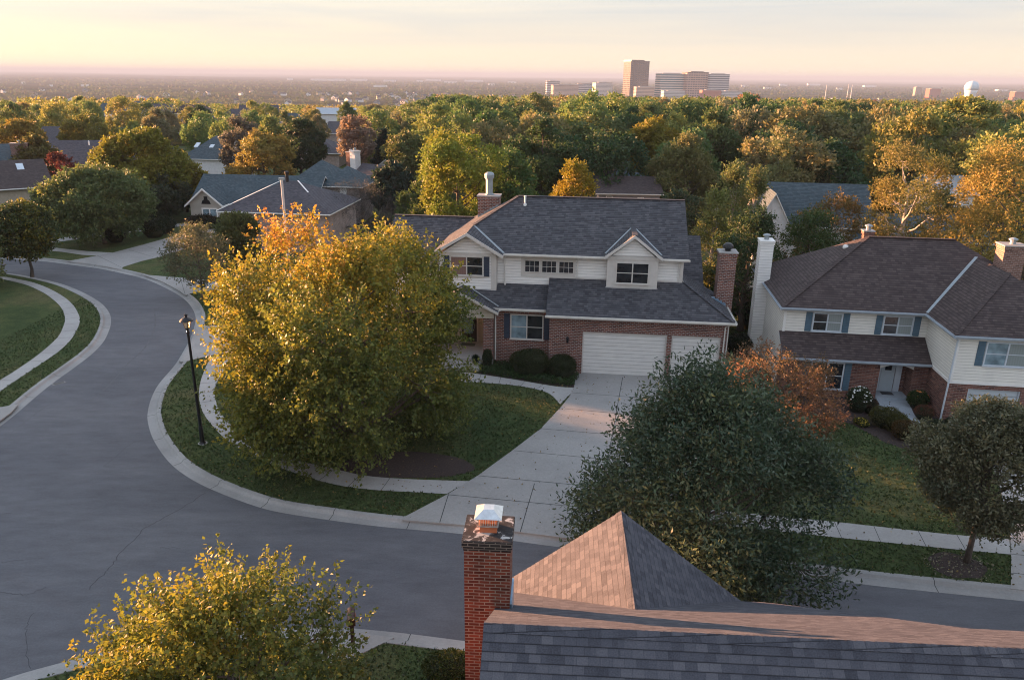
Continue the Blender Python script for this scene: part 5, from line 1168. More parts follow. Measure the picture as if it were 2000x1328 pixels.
def hero(label, loc, yaw=0, group=None, cat='tree', name='tree', bmat=BARK, lmat=LEAF, tr=.2, twigs=4, trunk_top=.62, color=(1, 1, 1), **kw):
    seed = kw['seed']; v, f, c, lb, sh = make_crown(**kw)
    o = thing(name, label, cat, loc, yaw, group)
    b, m = branches(seed, kw['H'], kw['z0'], lb, sh, tr, mat=bmat, twigs=twigs, lean=kw.get('lean', (0, 0)), trunk_top=trunk_top)
    b.build('trunk', m, o, smooth=True)
    cr = link('crown', np_mesh('crown', v, f, [lmat], c), o); cr.color = (*color, 1)
    return o
def fit(px, base, top, w, off=.5):
    x, y = G(px, base); return (x, y, 0), dict(H=(zr(y, px, top)) - .35, Rr=max(w / 2 / FPX * y * 1.05 - off, .6))
def gp(px, py): x, y = G(px, py); return (x, y, 0)
MAPLE = [(0, (.085, .118, .042)), (.30, (.138, .155, .040)), (.5, (.215, .200, .036)), (.68, (.33, .245, .036)), (.85, (.44, .25, .045)), (1, (.50, .21, .08))]
# the big maple: leaves turn orange upwards, and the sunlit side is painted warmer
def maple_mesh(seed, H, Rr, z0, nshoot, per, size, sl, lean, nlobe=34, prof='round', sq=(1, 1), sunward=(-.9, .5), warm=.0, up=.55, spread=.15):
    rs = np.random.RandomState(seed); lb = crown_lobes(rs, H, Rr, z0, nlobe, prof, lean)
    p, d, idx = shoots_on(rs, lb, nshoot, H, z0); low = np.clip((p[:, 2] - z0) / (H - z0), 0, 1)
    sd = unit(d + np.array([0, 0, up]) * (.3 + 1.0 * low)[:, None] - np.array([0, 0, .45]) * (1 - low)[:, None] + rs.normal(size=d.shape) * .25)
    SL = sl * rs.uniform(.5, 1.4, nshoot); t = rs.uniform(0, 1, (nshoot, per)); off = rs.normal(size=(nshoot, per, 3)) * (spread * (1.15 - t * .8))[..., None]
    base = p[:, None, :] + sd[:, None, :] * (t * SL[:, None])[..., None] + off; ax = unit(sd[:, None, :] * .35 + unit(rs.normal(size=(nshoot, per, 3))) - np.array([0, 0, .35]))
    base = base.reshape(-1, 3); n = len(base); v, f = leaves(rs, base, ax.reshape(-1, 3), size * rs.uniform(.6, 1.3, n), .72)
    side = (p[:, 0] * sunward[0] + p[:, 1] * sunward[1]) / Rr
    k = .12 + .46 * low ** 1.3 + .20 * np.clip(side, -1, 1) + .22 * (rs.uniform(0, 1, nlobe)[idx] - .5) + .26 * (rs.uniform(0, 1, nshoot) - .5) + warm
    k = k[:, None] + rs.normal(size=(nshoot, per)) * .07 + .06 * t; k = np.clip(k.reshape(-1), 0, 1)
    xs = [q[0] for q in MAPLE]; cs_ = np.array([q[1] for q in MAPLE]); col = np.stack([np.interp(k, xs, cs_[:, j]) for j in range(3)], 1) * rs.uniform(.75, 1.25, (n, 1))
    return v, f, np.repeat(col, 4, axis=0), lb, (p, sd, SL, idx)
def maple(label, loc, seed, H, Rr, z0, nshoot, per, size, sl, lean=(0, 0), tr=.2, twigs=6, bmat=BARK, trunk_top=.7, **kw):
    v, f, c, lb, sh = maple_mesh(seed, H, Rr, z0, nshoot, per, size, sl, lean, **kw)
    o = thing('maple_tree', label, 'tree', loc); b, m = branches(seed, H, z0, lb, sh, tr, mat=bmat, twigs=twigs, lean=lean, trunk_top=trunk_top); b.build('trunk', m, o, smooth=True)
    link('crown', np_mesh('crown', v, f, [LEAF], c), o); return o
maple('largest maple turning from green to golden yellow, on the lawn left of the driveway', (G(697, 872)[0], G(697, 872)[1], 0), 23, 10.1, 5.3, 1.4, 4900, 30, .145, 1.35, lean=(-.7, 0), tr=.26, nlobe=44, prof='dome', spread=.12, up=.85, warm=.07)
maple('young maple with yellow tips in the bottom left foreground', (-6.8, 15.0, 0), 32, 5.15, 2.95, .9, 1350, 36, .115, 1.1, lean=(-.1, 0), tr=.11, nlobe=34, prof='pear', warm=-.07, up=1.2, spread=.085)
DOAK = [(0, (.55, .72, .75)), (.4, (.9, .95, .95)), (.75, (1.25, 1.2, 1.1)), (1, (2.0, 1.8, 1.2))]
hero('large dark green oak in front of the driveway, right of the near gable roof', (*G(1374, 1112), 0), seed=41, name='oak_tree', H=7.2, Rr=3.9, z0=.3, prof='pear', nlobe=36, nshoot=3900, per=18, size=.18, sl=1.15, aspect=.38, lean=(-.2, 0), pal=DOAK, color=(.060, .086, .052), lmat=LEAF_DARK, tr=.16, twigs=6, up=.6, spread=.13)
hero('small dark olive oak on the grass strip at the right edge', (*G(1888, 1097), 0), seed=43, name='oak_tree', H=6.2, Rr=2.2, z0=2.1, prof='round', nlobe=34, nshoot=2300, per=20, size=.14, sl=.55, aspect=.45, pal=DOAK, color=(.125, .12, .072), lmat=LEAF_DARK, tr=.11, twigs=5, up=.5)
hero('small rust-orange tree in front of the blue-shuttered window of the brown-roofed house', (*G(1512, 838), 0), seed=44, H=3.9, Rr=2.9, z0=.5, prof='wide', nlobe=26, nshoot=1050, per=18, size=.12, sl=.6, aspect=.5, pal=[(0, (.5, .55, .4)), (.4, (.8, .8, .8)), (.7, (1.1, 1, 1)), (1, (1.7, .9, .9))], color=(.19, .105, .055), tr=.08, twigs=7, up=.8)
# street trees on the left curve
FT_ = fit(63, 541, 402, 128, 0.5)
hero('street tree with yellow top on the inner grass strip at the left edge', FT_[0], **FT_[1], seed=51, z0=2.6, prof='wide', nlobe=22, nshoot=1500, per=18, size=.22, sl=.7, pal=[(0, (.4, .5, .7)), (.5, (.8, .9, .9)), (.8, (1.6, 1.2, .5)), (1, (3, 1.8, .5))], color=(.085, .085, .030), tr=.14)
FT_ = fit(396, 583, 438, 150, 0.4)
hero('thin sparse young tree with greyish leaves beside the kerb, left of the big maple', FT_[0], **FT_[1], seed=52, z0=1.6, prof='oval', nlobe=24, nshoot=750, per=13, size=.15, sl=.7, pal=[(0, (.8, .9, .8)), (.6, (1, 1, 1)), (1, (1.7, 1.3, 1.4))], color=(.105, .095, .050), tr=.09, twigs=10)
FT_ = fit(205, 476, 332, 200, 0.5)
hero('broad green lawn tree with twin trunks beside the big left driveway', FT_[0], **FT_[1], seed=53, z0=1.9, prof='wide', nlobe=34, nshoot=2600, per=18, size=.26, sl=.8, pal=[(0, (.75, .95, .95)), (.6, (1, 1, .9)), (1, (1.9, 1.4, .5))], color=(.125, .130, .052), tr=.2)
hero('small leafy shrub-like tree cut by the left edge above the inner pavement', (*G(-22, 562), 0), seed=54, H=4.6, Rr=2.1, z0=.5, prof='oval', nlobe=14, nshoot=420, per=16, size=.16, sl=.5, color=(.15, .15, .055), tr=.07)
FT_ = fit(470, 520, 418, 110, 0.5)
hero('rounded olive small tree right of the sparse young tree', FT_[0], **FT_[1], seed=55, z0=.6, prof='wide', nlobe=26, nshoot=1500, per=16, size=.2, sl=.6, color=(.095, .090, .028), tr=.12)
FT_ = fit(690, 455, 364, 230)
hero('large grey-purple leafless-looking shrub behind the big maple', FT_[0], **FT_[1], seed=56, name='shrub', cat='shrub', z0=.3, prof='wide', nlobe=40, nshoot=2400, per=12, size=.13, sl=.9, aspect=.25, color=(.075, .062, .058), tr=.12, twigs=14)
FT_ = fit(62, 448, 402, 110, 0.5)
hero('dark bronze small tree against the tan wall at the far left', FT_[0], **FT_[1], seed=57, z0=1.0, prof='round', nlobe=18, nshoot=800, per=16, size=.22, sl=.6, color=(.085, .062, .024), tr=.12)
hero('dark red small tree behind the broad lawn tree', place(133, 99)[:3], seed=58, H=7.2, Rr=2.8, z0=1, prof='oval', nlobe=14, nshoot=500, per=16, size=.25, sl=.6, color=(.12, .028, .024), tr=.12)
# background species near the houses: (label, px, D, top_py, width_px, prof, colour, seed, density)
SPEC = [
 ('bright yellow-green maple with two heads left behind the main chimney', 895, 68, 268, 170, 'vase', (.20, .19, .032), 61, 1.0),
 ('dark green bushy tree directly right behind the main chimney', 985, 72, 282, 120, 'round', (.070, .105, .034), 62, 1.0),
 ('golden small tree right behind the left end of the main roof ridge', 1120, 76, 305, 90, 'oval', (.25, .165, .020), 63, 1.0),
 ('big dark green tree behind the main roof ridge', 1058, 92, 232, 130, 'round', (.058, .080, .030), 64, 1.0),
 ('pale tan-leaved tree above the brown low roof', 1165, 104, 262, 70, 'oval', (.22, .155, .075), 65, .8),
 ('golden broad tree above the pale blue pyramid roof', 1265, 108, 230, 110, 'round', (.21, .155, .025), 66, 1.0),
 ('tan-green rounded tree right of the brown low roof', 1330, 88, 262, 140, 'round', (.16, .135, .050), 67, 1.0),
 ('low dark magnolia-like bush tree right of the low brown roof', 1318, 72, 368, 84, 'wide', (.050, .065, .034), 68, .8),
 ('slender pale poplar behind the right end of the main roof', 1412, 58, 312, 80, 'poplar', (.15, .145, .050), 69, .8),
 ('second slender poplar beside the right brick chimney', 1378, 55, 362, 80, 'poplar', (.16, .150, .045), 70, .8),
 ('third slender poplar nearest the white-gabled house', 1452, 60, 318, 60, 'poplar', (.13, .130, .045), 71, .7),
 ('tall thin olive tree standing before the dark wood right of centre', 1500, 82, 262, 80, 'oval', (.16, .150, .060), 72, .7),
 ('rusty brown small tree in front of the blue-grey roof', 1600, 58, 372, 120, 'wide', (.14, .085, .028), 73, .8),
 ('large dark green tree filling the gap between the two front houses', 1445, 52, 402, 130, 'round', (.050, .070, .028), 74, 1.1),
 ('dark green rounded tree behind the white-sided chimney', 1560, 54, 404, 130, 'round', (.058, .078, .026), 75, 1.0),
 ('tall pale-barked tree with golden-olive crown behind the brown hip roof', 1735, 59, 266, 190, 'vase', (.19, .145, .045), 76, .75),
 ('dense golden-brown maple at the right edge', 1975, 54, 258, 350, 'round', (.27, .185, .050), 77, 2.2),
 ('rounded dark tree low at the right behind the flat pale roof', 1810, 70, 378, 120, 'wide', (.060, .066, .026), 78, .8),
 ('dark conifer-like spruce in the middle left', 752, 122, 250, 46, 'cone', (.022, .040, .032), 79, 1.0),
 ('coral-pink thin tree with dark branches in the middle left', 702, 118, 228, 70, 'vase', (.26, .16, .12), 80, .6),
 ('dark green shade tree above the white-chimney house', 590, 126, 228, 80, 'round', (.045, .060, .028), 81, 1.0),
 ('orange small tree right behind the slate-blue roofs', 520, 112, 262, 110, 'wide', (.27, .175, .045), 82, .9),
 ('bare grey-mauve tree beside the slim white chimney', 478, 118, 226, 66, 'wide', (.13, .105, .085), 83, .6),
 ('tall golden-green tree in front of the skylit blue roof', 290, 96, 258, 170, 'round', (.17, .145, .025), 84, 1.0),
 ('amber tree just left of the skylit blue roof', 366, 98, 300, 74, 'oval', (.22, .155, .030), 85, .9),
 ('dark shaded tree beneath the amber tree beside the slate-blue house', 325, 92, 350, 90, 'round', (.060, .062, .034), 86, .9),
 ('bronze and green tree behind the brick chimney at the far left', 88, 108, 268, 90, 'oval', (.13, .095, .030), 87, 1.0),
 ('orange-topped broad tree at the far left behind the first houses', 50, 130, 238, 110, 'round', (.22, .140, .030), 88, 1.0),
 ('yellow-green broad tree left of centre behind the dark slate roof', 190, 140, 228, 120, 'round', (.19, .150, .035), 89, 1.0),
 ('dark hedge-like evergreen tree right of the dark blue-grey roof', 775, 92, 322, 90, 'round', (.034, .046, .030), 90, 1.0),
 ('leafy green tree at the foot of the two-headed maple', 835, 74, 345, 100, 'round', (.075, .095, .030), 91, 1.0),
 ('olive tree left of the two-headed maple', 800, 104, 262, 110, 'wide', (.12, .115, .040), 92, 1.0),
]
for lb_, px, D, top, wpx, prof, colr, sd_, dens in SPEC:
    x, y, z, h = place(px, D, top); Rr = wpx / 2 / FPX * D * .98 / .95; big = D < 75
    if prof == 'poplar': Rr /= .85
    ns = int((520 + 38 * Rr * Rr * (h / 8)) * dens); ns = min(ns, 3400); sz = .17 if D < 62 else (.24 if D < 90 else .32)
    nmm = {'cone': 'spruce_tree', 'poplar': 'poplar_tree'}.get(prof, 'tree')
    hero(lb_, (x, y, z), seed=sd_, name=nmm, H=h, Rr=Rr * .98, z0=h * (.12 if D < 90 else .2) if prof != 'vase' else h * .26, prof=prof, nlobe=26 if prof != 'cone' else 40, nshoot=ns, per=18, size=sz, sl=.55 + h * .02, color=colr, tr=.02 * h + .06, twigs=4 if dens > .7 else 8, bmat=BARK_PALE if 'pale-barked' in lb_ or 'poplar' in lb_ else BARK, up=.9 if prof in ('poplar', 'vase') else .5)

# ---- the wood: prototypes, then individual copies, then one far mass
PROT = []
for k, (prof, Hh, Rr) in enumerate([('round', 12, 5.6), ('round', 12, 5.0), ('oval', 12, 4.8), ('wide', 12, 6.0), ('round', 12, 5.8), ('vase', 12, 5.2), ('oval', 12, 4.2), ('wide', 12, 5.6)]):
    v, f, c, lb, sh = make_crown(seed=200 + k, H=Hh, Rr=Rr, z0=2.6, prof=prof, nlobe=30, nshoot=900, per=12, size=.42, sl=.8, spread=.24, tint_var=.25, pal=[(0, (.72, .88, .85)), (.45, (.95, 1, 1)), (.75, (1.15, 1.02, .9)), (1, (1.5, 1.08, .7))])
    b, m = branches(200 + k, Hh, 2.6, lb, sh, .24, twigs=1)
    cm_ = np_mesh('crown', v, f, [LEAF], c); PROT.append([cm_, None, b, m, v, f, c])
GROUPS = [('dark green', (.056, .088, .036)), ('mid green', (.090, .125, .044)), ('olive', (.130, .138, .050)), ('yellow-green', (.170, .180, .056)), ('golden', (.235, .205, .058)), ('orange-brown', (.205, .155, .066)), ('tan', (.21, .17, .09)), ('rust red', (.23, .12, .07))]
WR, WL = [.19, .24, .22, .12, .10, .06, .065, .005], [.07, .12, .18, .24, .24, .07, .06, .02]
rr = random.Random(2024); taken = []
# keep clear: houses and their lots (x,y,r)
CLEAR = [(o.location.x, o.location.y, 7.5) for o in list(COL.objects) if o.parent is None and o.get('category') == 'house' and o.location.length < 300]
for o in list(COL.objects):
    if o.parent is None and o.name.split('.')[0] in ('tree', 'poplar_tree', 'spruce_tree', 'shrub'): taken.append((o.location.x, o.location.y, 5.5))
cand = []
for _ in range(9000):
    px = rr.uniform(-60, 2060); D = math.sqrt(rr.uniform(84 ** 2, 300 ** 2)); x, y, z = place(px, D)
    left = px < 770 - 0.35 * (D - 80)
    if D < 100 and px < 1000: continue
    if left and D < 125: continue
    sp_ = rr.uniform(6.2, 8.4) * (1.0 if not left else 1.65) * (.9 + D / 1500)
    if any((x - a) ** 2 + (y - b_) ** 2 < max(sp_, c_) ** 2 * (1 if c_ > 7 else .8) for a, b_, c_ in CLEAR): continue
    # keep the houses' own fronts visible: nothing tall right in front of a listed house
    blocked = False
    for hx, hy, _ in CLEAR:
        dd = hy - y
        if 0 < dd < 26 and abs(x - hx * y / hy) < 5.5 and left: blocked = True; break
    if blocked: continue
    if any((x - a) ** 2 + (y - b_) ** 2 < (.5 * (sp_ + c_)) ** 2 for a, b_, c_ in taken): continue
    taken.append((x, y, sp_)); cand.append((px, D, x, y, z, left))
print('wood candidates', len(cand))
cand.sort(key=lambda q: q[1]); near = cand[:262]; rest = cand[262:]
LM = [(60, 'above the tan-walled house'), (170, 'above the left slate roof'), (290, 'above the tall golden-green tree'), (400, 'behind the skylit blue roof'), (480, 'above the slim white chimney'), (560, 'behind the slate-blue house'), (640, 'behind the hip-roofed grey house'), (720, 'behind the coral tree'),
      (800, 'behind the dark spruce'), (880, 'behind the two-headed maple'), (955, 'above the main chimney'), (1040, 'behind the left main roof'), (1120, 'behind the golden small tree'), (1222, 'below the tallest tower'), (1306, 'below the teal-banded offices'), (1355, 'below the rose office block'), (1400, 'below the grey banded offices'),
      (1470, 'above the slender poplars'), (1545, 'above the white-gabled house'), (1620, 'below the lone thin mast'), (1690, 'left of the pale-barked tree'), (1740, 'behind the pale-barked tree'), (1800, 'right of the pale-barked tree'), (1890, 'below the water tower'), (1970, 'above the golden-brown maple')]
def rowname(D):
    return ['front row', 'second row', 'third row', 'fourth row', 'fifth row', 'back row'][min(int((D - 84) / 34), 5)]
items = []
for i, (px, D, x, y, z, left) in enumerate(near):
    g = rr.choices(range(8), WL if left else WR)[0]
    if not left and px > 1500 and rr.random() < .25: g = rr.choice([2, 4, 5])
    hgt = rr.uniform(8.2, 11.5) if left else rr.uniform(10.2, 13.6) - (.6 if D > 200 else 0)
    if not left and 1000 < px < 1900 and 100 < D < 180: hgt += 1.0
    rl = 166 + 34 * min(abs(px - 230) / 130, 1) if px < 400 else (210 if px < 850 else 190)
    cap = CAM_H - D * math.tan(math.atan((664 - rl) / -FPX) + PITCH) - z if D > 120 else 99
    hgt = max(min(hgt, cap + rr.uniform(-2.8, .9)), 5.0)
    lm = min(LM, key=lambda q: abs(q[0] - px))[1]; items.append([px, D, x, y, z, g, hgt, lm, rowname(D), left])
from collections import defaultdict
by = defaultdict(list)
for it in items: by[(it[5], it[7], it[8])].append(it)
ORD = ['leftmost', 'second', 'third', 'fourth', 'fifth']
for k_, l_ in by.items():
    l_.sort(key=lambda q: q[0])
    for j, it in enumerate(l_):
        nm_ = GROUPS[it[5]][0]; art = f'{nm_} tree {it[7]}, {it[8]} of the wood' if not it[9] else f'{nm_} tree {it[7]}, {it[8]} of the suburb'
        if len(l_) > 1: art += f', {["left", "right"][j]} of two' if len(l_) == 2 else f', {ORD[min(j, 4)]} from left'
        it.append(art)
for i, it in enumerate(items):
    px, D, x, y, z, g, hgt, lm, rw, left, lab = it; k = i % len(PROT); P_ = PROT[k]
    o = thing('tree', lab, 'tree', (x, y, z), rr.uniform(0, 6.28), 'trees of the wood behind the houses')
    s = hgt / 12; wd = s * rr.uniform(.80, 1.15) * (.82 if left else 1); o.scale = (wd, wd, s)
    if P_[1] is None: t_o = P_[2].build('trunk', P_[3], o, smooth=True); P_[1] = t_o.data
    else: link('trunk', P_[1], o)
    c_o = link('crown', P_[0], o); c = GROUPS[g][1]; q = rr.uniform(.82, 1.2); c_o.color = (c[0] * q * rr.uniform(.92, 1.1), c[1] * q, c[2] * q, 1)
# off-frame trees at the left whose shade lies over the street
OFF = []
for i in range(170):
    a = rr.uniform(-88, -40); D_ = rr.uniform(66, 150); x, y = D_ * math.sin(R(a)), D_ * math.cos(R(a))
    if any((x - p) ** 2 + (y - q_) ** 2 < 42 for p, q_ in OFF): continue
    OFF.append((x, y)); P_ = PROT[i % 8]; o = thing('tree', 'tree standing left of the picture beyond the curve', 'tree', (x, y, 0), rr.uniform(0, 6.28), 'trees left of the picture')
    s = (rr.uniform(7.8, 9.4) if a > -60 else rr.uniform(9.0, 11.0)) / 12; o.scale = (s, s, s); link('trunk', P_[1], o); c_o = link('crown', P_[0], o); c_o.color = (*GROUPS[rr.choice([0, 1, 2, 3, 4])][1], 1)
# far mass of trees: one object of leaf clumps
rs = np.random.RandomState(9); allv, allc = [], []
def mass(n, D0, D1, nq, size, wood, hr, pxr=(-80, 2080), list_=None):
    k = 0
    pts = list_ or []
    if not list_:
        for _ in range(n):
            px = rs.uniform(*pxr); D = math.sqrt(rs.uniform(D0 ** 2, D1 ** 2)); x, y = D * (px - 1000) / FPX / .95, D
            nn = math.sin(x / 95 + 2.1) * math.cos(y / 140) + .5 * math.sin(x / 47 - y / 61) + rs.uniform(-.5, .5)
            if nn < wood: continue
            pts.append((px, D, x, y, land_z(x, y), px < 770))
    for (px, D, x, y, z, left) in pts:
        rl = (200 if px < 400 else (210 if px < 850 else 188)); cap = CAM_H - D * math.tan(math.atan((664 - rl) / -FPX) + PITCH) - z
        if D < 1100 and cap < 5: continue
        hmax = cap if D < 1100 else 99
        P_ = PROT[rs.randint(8)]; v = P_[4]; nlf = len(v) // 4; sel = rs.randint(0, nlf, nq); vv = v.reshape(-1, 4, 3)[sel]
        ctr = vv.mean(1, keepdims=True); vv = ctr + (vv - ctr) * (size / .30); a = rs.uniform(0, 6.28); ca, sa = math.cos(a), math.sin(a); hgt = min(rs.uniform(*hr) * (.8 if left else 1), hmax); s = hgt / 12
        vv = vv * s; q = vv.copy(); q[..., 0] = vv[..., 0] * ca - vv[..., 1] * sa; q[..., 1] = vv[..., 0] * sa + vv[..., 1] * ca; q += [x, y, z]
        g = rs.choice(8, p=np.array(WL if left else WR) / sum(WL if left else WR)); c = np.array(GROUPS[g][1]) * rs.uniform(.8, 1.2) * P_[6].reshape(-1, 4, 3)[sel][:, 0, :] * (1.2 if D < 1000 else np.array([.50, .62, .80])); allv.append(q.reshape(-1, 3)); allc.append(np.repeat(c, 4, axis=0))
mass(0, 0, 0, 420, .62, 0, (9.5, 12.6), list_=rest)
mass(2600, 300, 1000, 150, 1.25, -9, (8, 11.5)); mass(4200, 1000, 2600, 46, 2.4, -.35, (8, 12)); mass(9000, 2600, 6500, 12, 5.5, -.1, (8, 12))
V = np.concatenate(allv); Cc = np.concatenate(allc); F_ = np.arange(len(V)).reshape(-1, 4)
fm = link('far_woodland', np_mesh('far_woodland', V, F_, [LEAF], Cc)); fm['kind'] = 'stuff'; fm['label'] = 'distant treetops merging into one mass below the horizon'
print('far quads', len(F_))

for o in COL.objects:
    if o.name.split('.')[0] == 'crown' and o.color[0] < .9 and o.data.materials[0] == LEAF: o.color = (o.color[0] * 1.08, o.color[1] * 1.22, o.color[2] * 1.4, 1)
# ================================================================== SHRUBS AND GROUND PLANTS
def shrub(label, loc, rx, ry, h, color, seed, name='shrub', n=2600, size=.05, box=False, lmat=LEAF_DARK, fl=None, cat='shrub', pal=None, rough=.10, group=None):
    rs = np.random.RandomState(seed); d = unit(rs.normal(size=(n, 3))); d[:, 2] = np.abs(d[:, 2]) * np.where(rs.rand(n) < .8, 1, -.8)
    if box: d = d / (np.abs(d) ** 3.2).sum(1, keepdims=True) ** (1 / 3.2)
    q = 1 + rough * (np.sin(d[:, 0] * 5 + seed) * np.cos(d[:, 1] * 4 + seed) + .5 * rs.normal(size=n) * .6)
    q *= rs.uniform(.86, 1.0, n); p = d * q[:, None] * [rx, ry, h * .5] + [0, 0, h * .52]; p[:, 2] = np.maximum(p[:, 2], .01)
    ax = unit(d + rs.normal(size=(n, 3)) * .8); v, f = leaves(rs, p, ax, size * rs.uniform(.7, 1.5, n), .6)
    pal = pal or [(0, (.8, .85, .8)), (1, (1.2, 1.15, 1.0))]; k = rs.rand(n); xs = [a[0] for a in pal]; cs_ = np.array([a[1] for a in pal]); col = np.stack([np.interp(k, xs, cs_[:, j]) for j in range(3)], 1)
    o = thing(name, label, cat, (*loc, 0), 0, group); cr = link('foliage', np_mesh('foliage', v, f, [lmat], np.repeat(col, 4, axis=0)), o); cr.color = (*color, 1)
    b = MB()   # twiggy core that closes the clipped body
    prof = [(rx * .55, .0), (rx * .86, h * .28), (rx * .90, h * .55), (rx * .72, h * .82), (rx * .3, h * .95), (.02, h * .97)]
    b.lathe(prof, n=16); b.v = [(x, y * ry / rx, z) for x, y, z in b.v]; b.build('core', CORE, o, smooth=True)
    if fl:
        b = MB(); rq = random.Random(seed)
        for _ in range(fl[1]):
            a, e_ = rq.uniform(0, 6.28), rq.uniform(.1, 1.4); x, y, z = rx * 1.02 * math.cos(a) * math.cos(e_), ry * 1.02 * math.sin(a) * math.cos(e_), h * .5 + h * .55 * math.sin(e_); r = fl[2] * rq.uniform(.7, 1.2)
            b.lathe([(r * .5, z - r * .4), (r, z), (r * .6, z + r * .4)], x, y, 6)
        b.build('blossom', fl[0], o)
    return o
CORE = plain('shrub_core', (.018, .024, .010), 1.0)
FLW = plain('white_petal', (.75, .75, .72), .7); FLO = plain('orange_petal', (.55, .18, .05), .7); FLY = plain('yellow_petal', (.6, .45, .05), .7)
def hl(h, u, v): q = HU(h, u, v); return (q[0], q[1])
shrub('wide clipped round yew under the double ground-floor window', hl(H1, -3.05, -.55), 1.18, .95, 1.55, (.034, .044, .014), 301, n=9000)
shrub('clipped round yew next to the wide garage door', hl(H1, -1.12, -.75), .86, .82, 1.38, (.026, .036, .012), 302, n=7000)
shrub('narrow upright evergreen beside the porch brick pillar', hl(H1, -5.72, .05), .30, .30, 1.25, (.030, .044, .018), 303, n=2600)
shrub('white-flowering rose bush by the brick wall of the right house', (G(1674, 803)), .62, .55, 1.35, (.040, .058, .028), 304, n=3000, size=.07, fl=(FLW, 46, .055))
for (px, py, rx, ry, h_, c, lb_, sd_) in [
    (1727, 832, .78, .60, .95, (.070, .066, .018), 'largest olive clipped boxwood at the top of the walk edging', 311), (1750, 842, .55, .50, .85, (.066, .064, .018), 'olive clipped boxwood touching the largest one', 312),
    (1767, 856, .62, .52, .85, (.085, .050, .018), 'reddish-brown clipped boxwood in the middle of the walk edging', 313), (1806, 871, .60, .50, .75, (.070, .070, .018), 'yellow-olive clipped boxwood at the lower end of the walk edging', 314), (1842, 874, .50, .42, .7, (.060, .054, .018), 'last small boxwood half hidden by the small oak', 315)]:
    shrub(lb_, G(px, py), rx, ry, h_, c, sd_, n=3600, box=True, size=.055)
shrub('leafy bush with orange and white blooms beside the arched porch', G(1790, 796), .55, .45, .95, (.040, .065, .025), 321, n=2600, size=.08, fl=(FLO, 16, .05))
shrub('round brick-red barberry in the corner by the downspout', G(1803, 818), .50, .42, .75, (.115, .045, .030), 322, n=2600, size=.045)
shrub('low grey-green shrub at the foot of the long downspout', G(1826, 840), .75, .45, .5, (.045, .055, .035), 323, n=2400, size=.07)
shrub('low dark shrub right of the long downspout', G(1868, 842), .7, .5, .7, (.030, .038, .020), 324, n=2400, size=.07)
shrub('small dark shrub left of the porch walk of the right house', G(1698, 806), .40, .35, .8, (.070, .040, .030), 325, n=1500, size=.06)
shrub('tiny yellow-flowering plant in the mulch, nearer the lawn edge', G(1680, 829), .35, .25, .35, (.09, .09, .02), 326, n=700, size=.06, fl=(FLY, 24, .035))
shrub('tiny yellow-flowering plant in the mulch, right of the other', G(1686, 833), .28, .22, .3, (.08, .085, .02), 327, n=500, size=.06, fl=(FLY, 20, .035))
shrub('round dark bush at the foot of the broad lawn tree', G(227, 473), 1.0, .8, 1.5, (.030, .036, .022), 331, n=2200, size=.14)
shrub('dark clipped bush, left one of the pair on the far lawn', G(302, 463), 1.3, 1.1, 1.7, (.024, .036, .020), 332, n=2200, size=.14)
shrub('dark clipped bush, right one of the pair on the far lawn', G(322, 455), 1.3, 1.1, 1.7, (.024, .036, .020), 333, n=2200, size=.14)
shrub('row of dark foundation shrubs below the tall window of the slate-blue house', G(405, 446), 2.4, 1.1, 1.6, (.030, .026, .022), 334, n=2600, size=.16)
shrub('yellow-green bush in the bottom foreground, beside the near chimney', (G(882, 1335)[0], G(882, 1335)[1]), .85, .6, 1.0, (.060, .075, .022), 335, n=5000, size=.06)
shrub('dark bush in the yard gap right of the three-bay garage', (G(1440, 690)[0], G(1440, 690)[1]), .9, .8, 1.3, (.020, .026, .014), 336, n=2400, size=.08)
shrub('dark bush behind it against the board fence', (G(1470, 640)[0], G(1470, 640)[1]), 1.4, 1.0, 2.2, (.018, .026, .014), 337, n=2600, size=.10)
# flower pot on the porch step
px_, py_ = hl(H1, -6.45, -.0); b = MB(); POT = thing('flower_pot', 'dark potted plant on the porch steps', 'flower pot', (px_, py_, .375), 0)
b.lathe([(.10, 0), (.15, .22), (.17, .24), (.17, .27), (.14, .27)], n=14); b.build('pot', BLACK, POT)
rs2 = np.random.RandomState(5); nn = 260; d = unit(rs2.normal(size=(nn, 3)) + [0, 0, .8]); v, f = leaves(rs2, d * .08 + [0, 0, .26], d, .22 * rs2.uniform(.6, 1.2, nn), .25); cr = link('foliage', np_mesh('foliage', v, f, [LEAF_DARK], np.ones((nn * 4, 3))), POT); cr.color = (.03, .05, .03, 1)
# ground cover, lawn blades and fallen leaves: countless
def scatter(name, label, polypx, n, size, color, zr_, lmat=LEAF_DARK, pal=None, seed=1, world=None, up=.6, aspect=.6, avoid=None):
    rs = np.random.RandomState(seed); P = [G(a, b_) for a, b_ in polypx] if world is None else world
    xs = [p[0] for p in P]; ys = [p[1] for p in P]; pts = []
    while len(pts) < n:
        x, y = rs.uniform(min(xs), max(xs)), rs.uniform(min(ys), max(ys))
        if pip(x, y, P) and (avoid is None or not avoid(x, y)): pts.append((x, y, rs.uniform(*zr_)))
    p = np.array(pts); ax = unit(rs.normal(size=(n, 3)) * [1, 1, .5] + [0, 0, up]); v, f = leaves(rs, p, ax, size * rs.uniform(.6, 1.4, n), aspect)
    pal = pal or [(0, (.6, .7, .6)), (.7, (1.1, 1.1, 1)), (1, (2, 2, 1.5))]; k = rs.rand(n); q = [a[0] for a in pal]; cs_ = np.array([a[1] for a in pal]); col = np.stack([np.interp(k, q, cs_[:, j]) for j in range(3)], 1)
    o = link(name, np_mesh(name, v, f, [lmat], np.repeat(col, 4, axis=0))); o.color = (*color, 1); o['kind'] = 'stuff'; o['label'] = label; return o
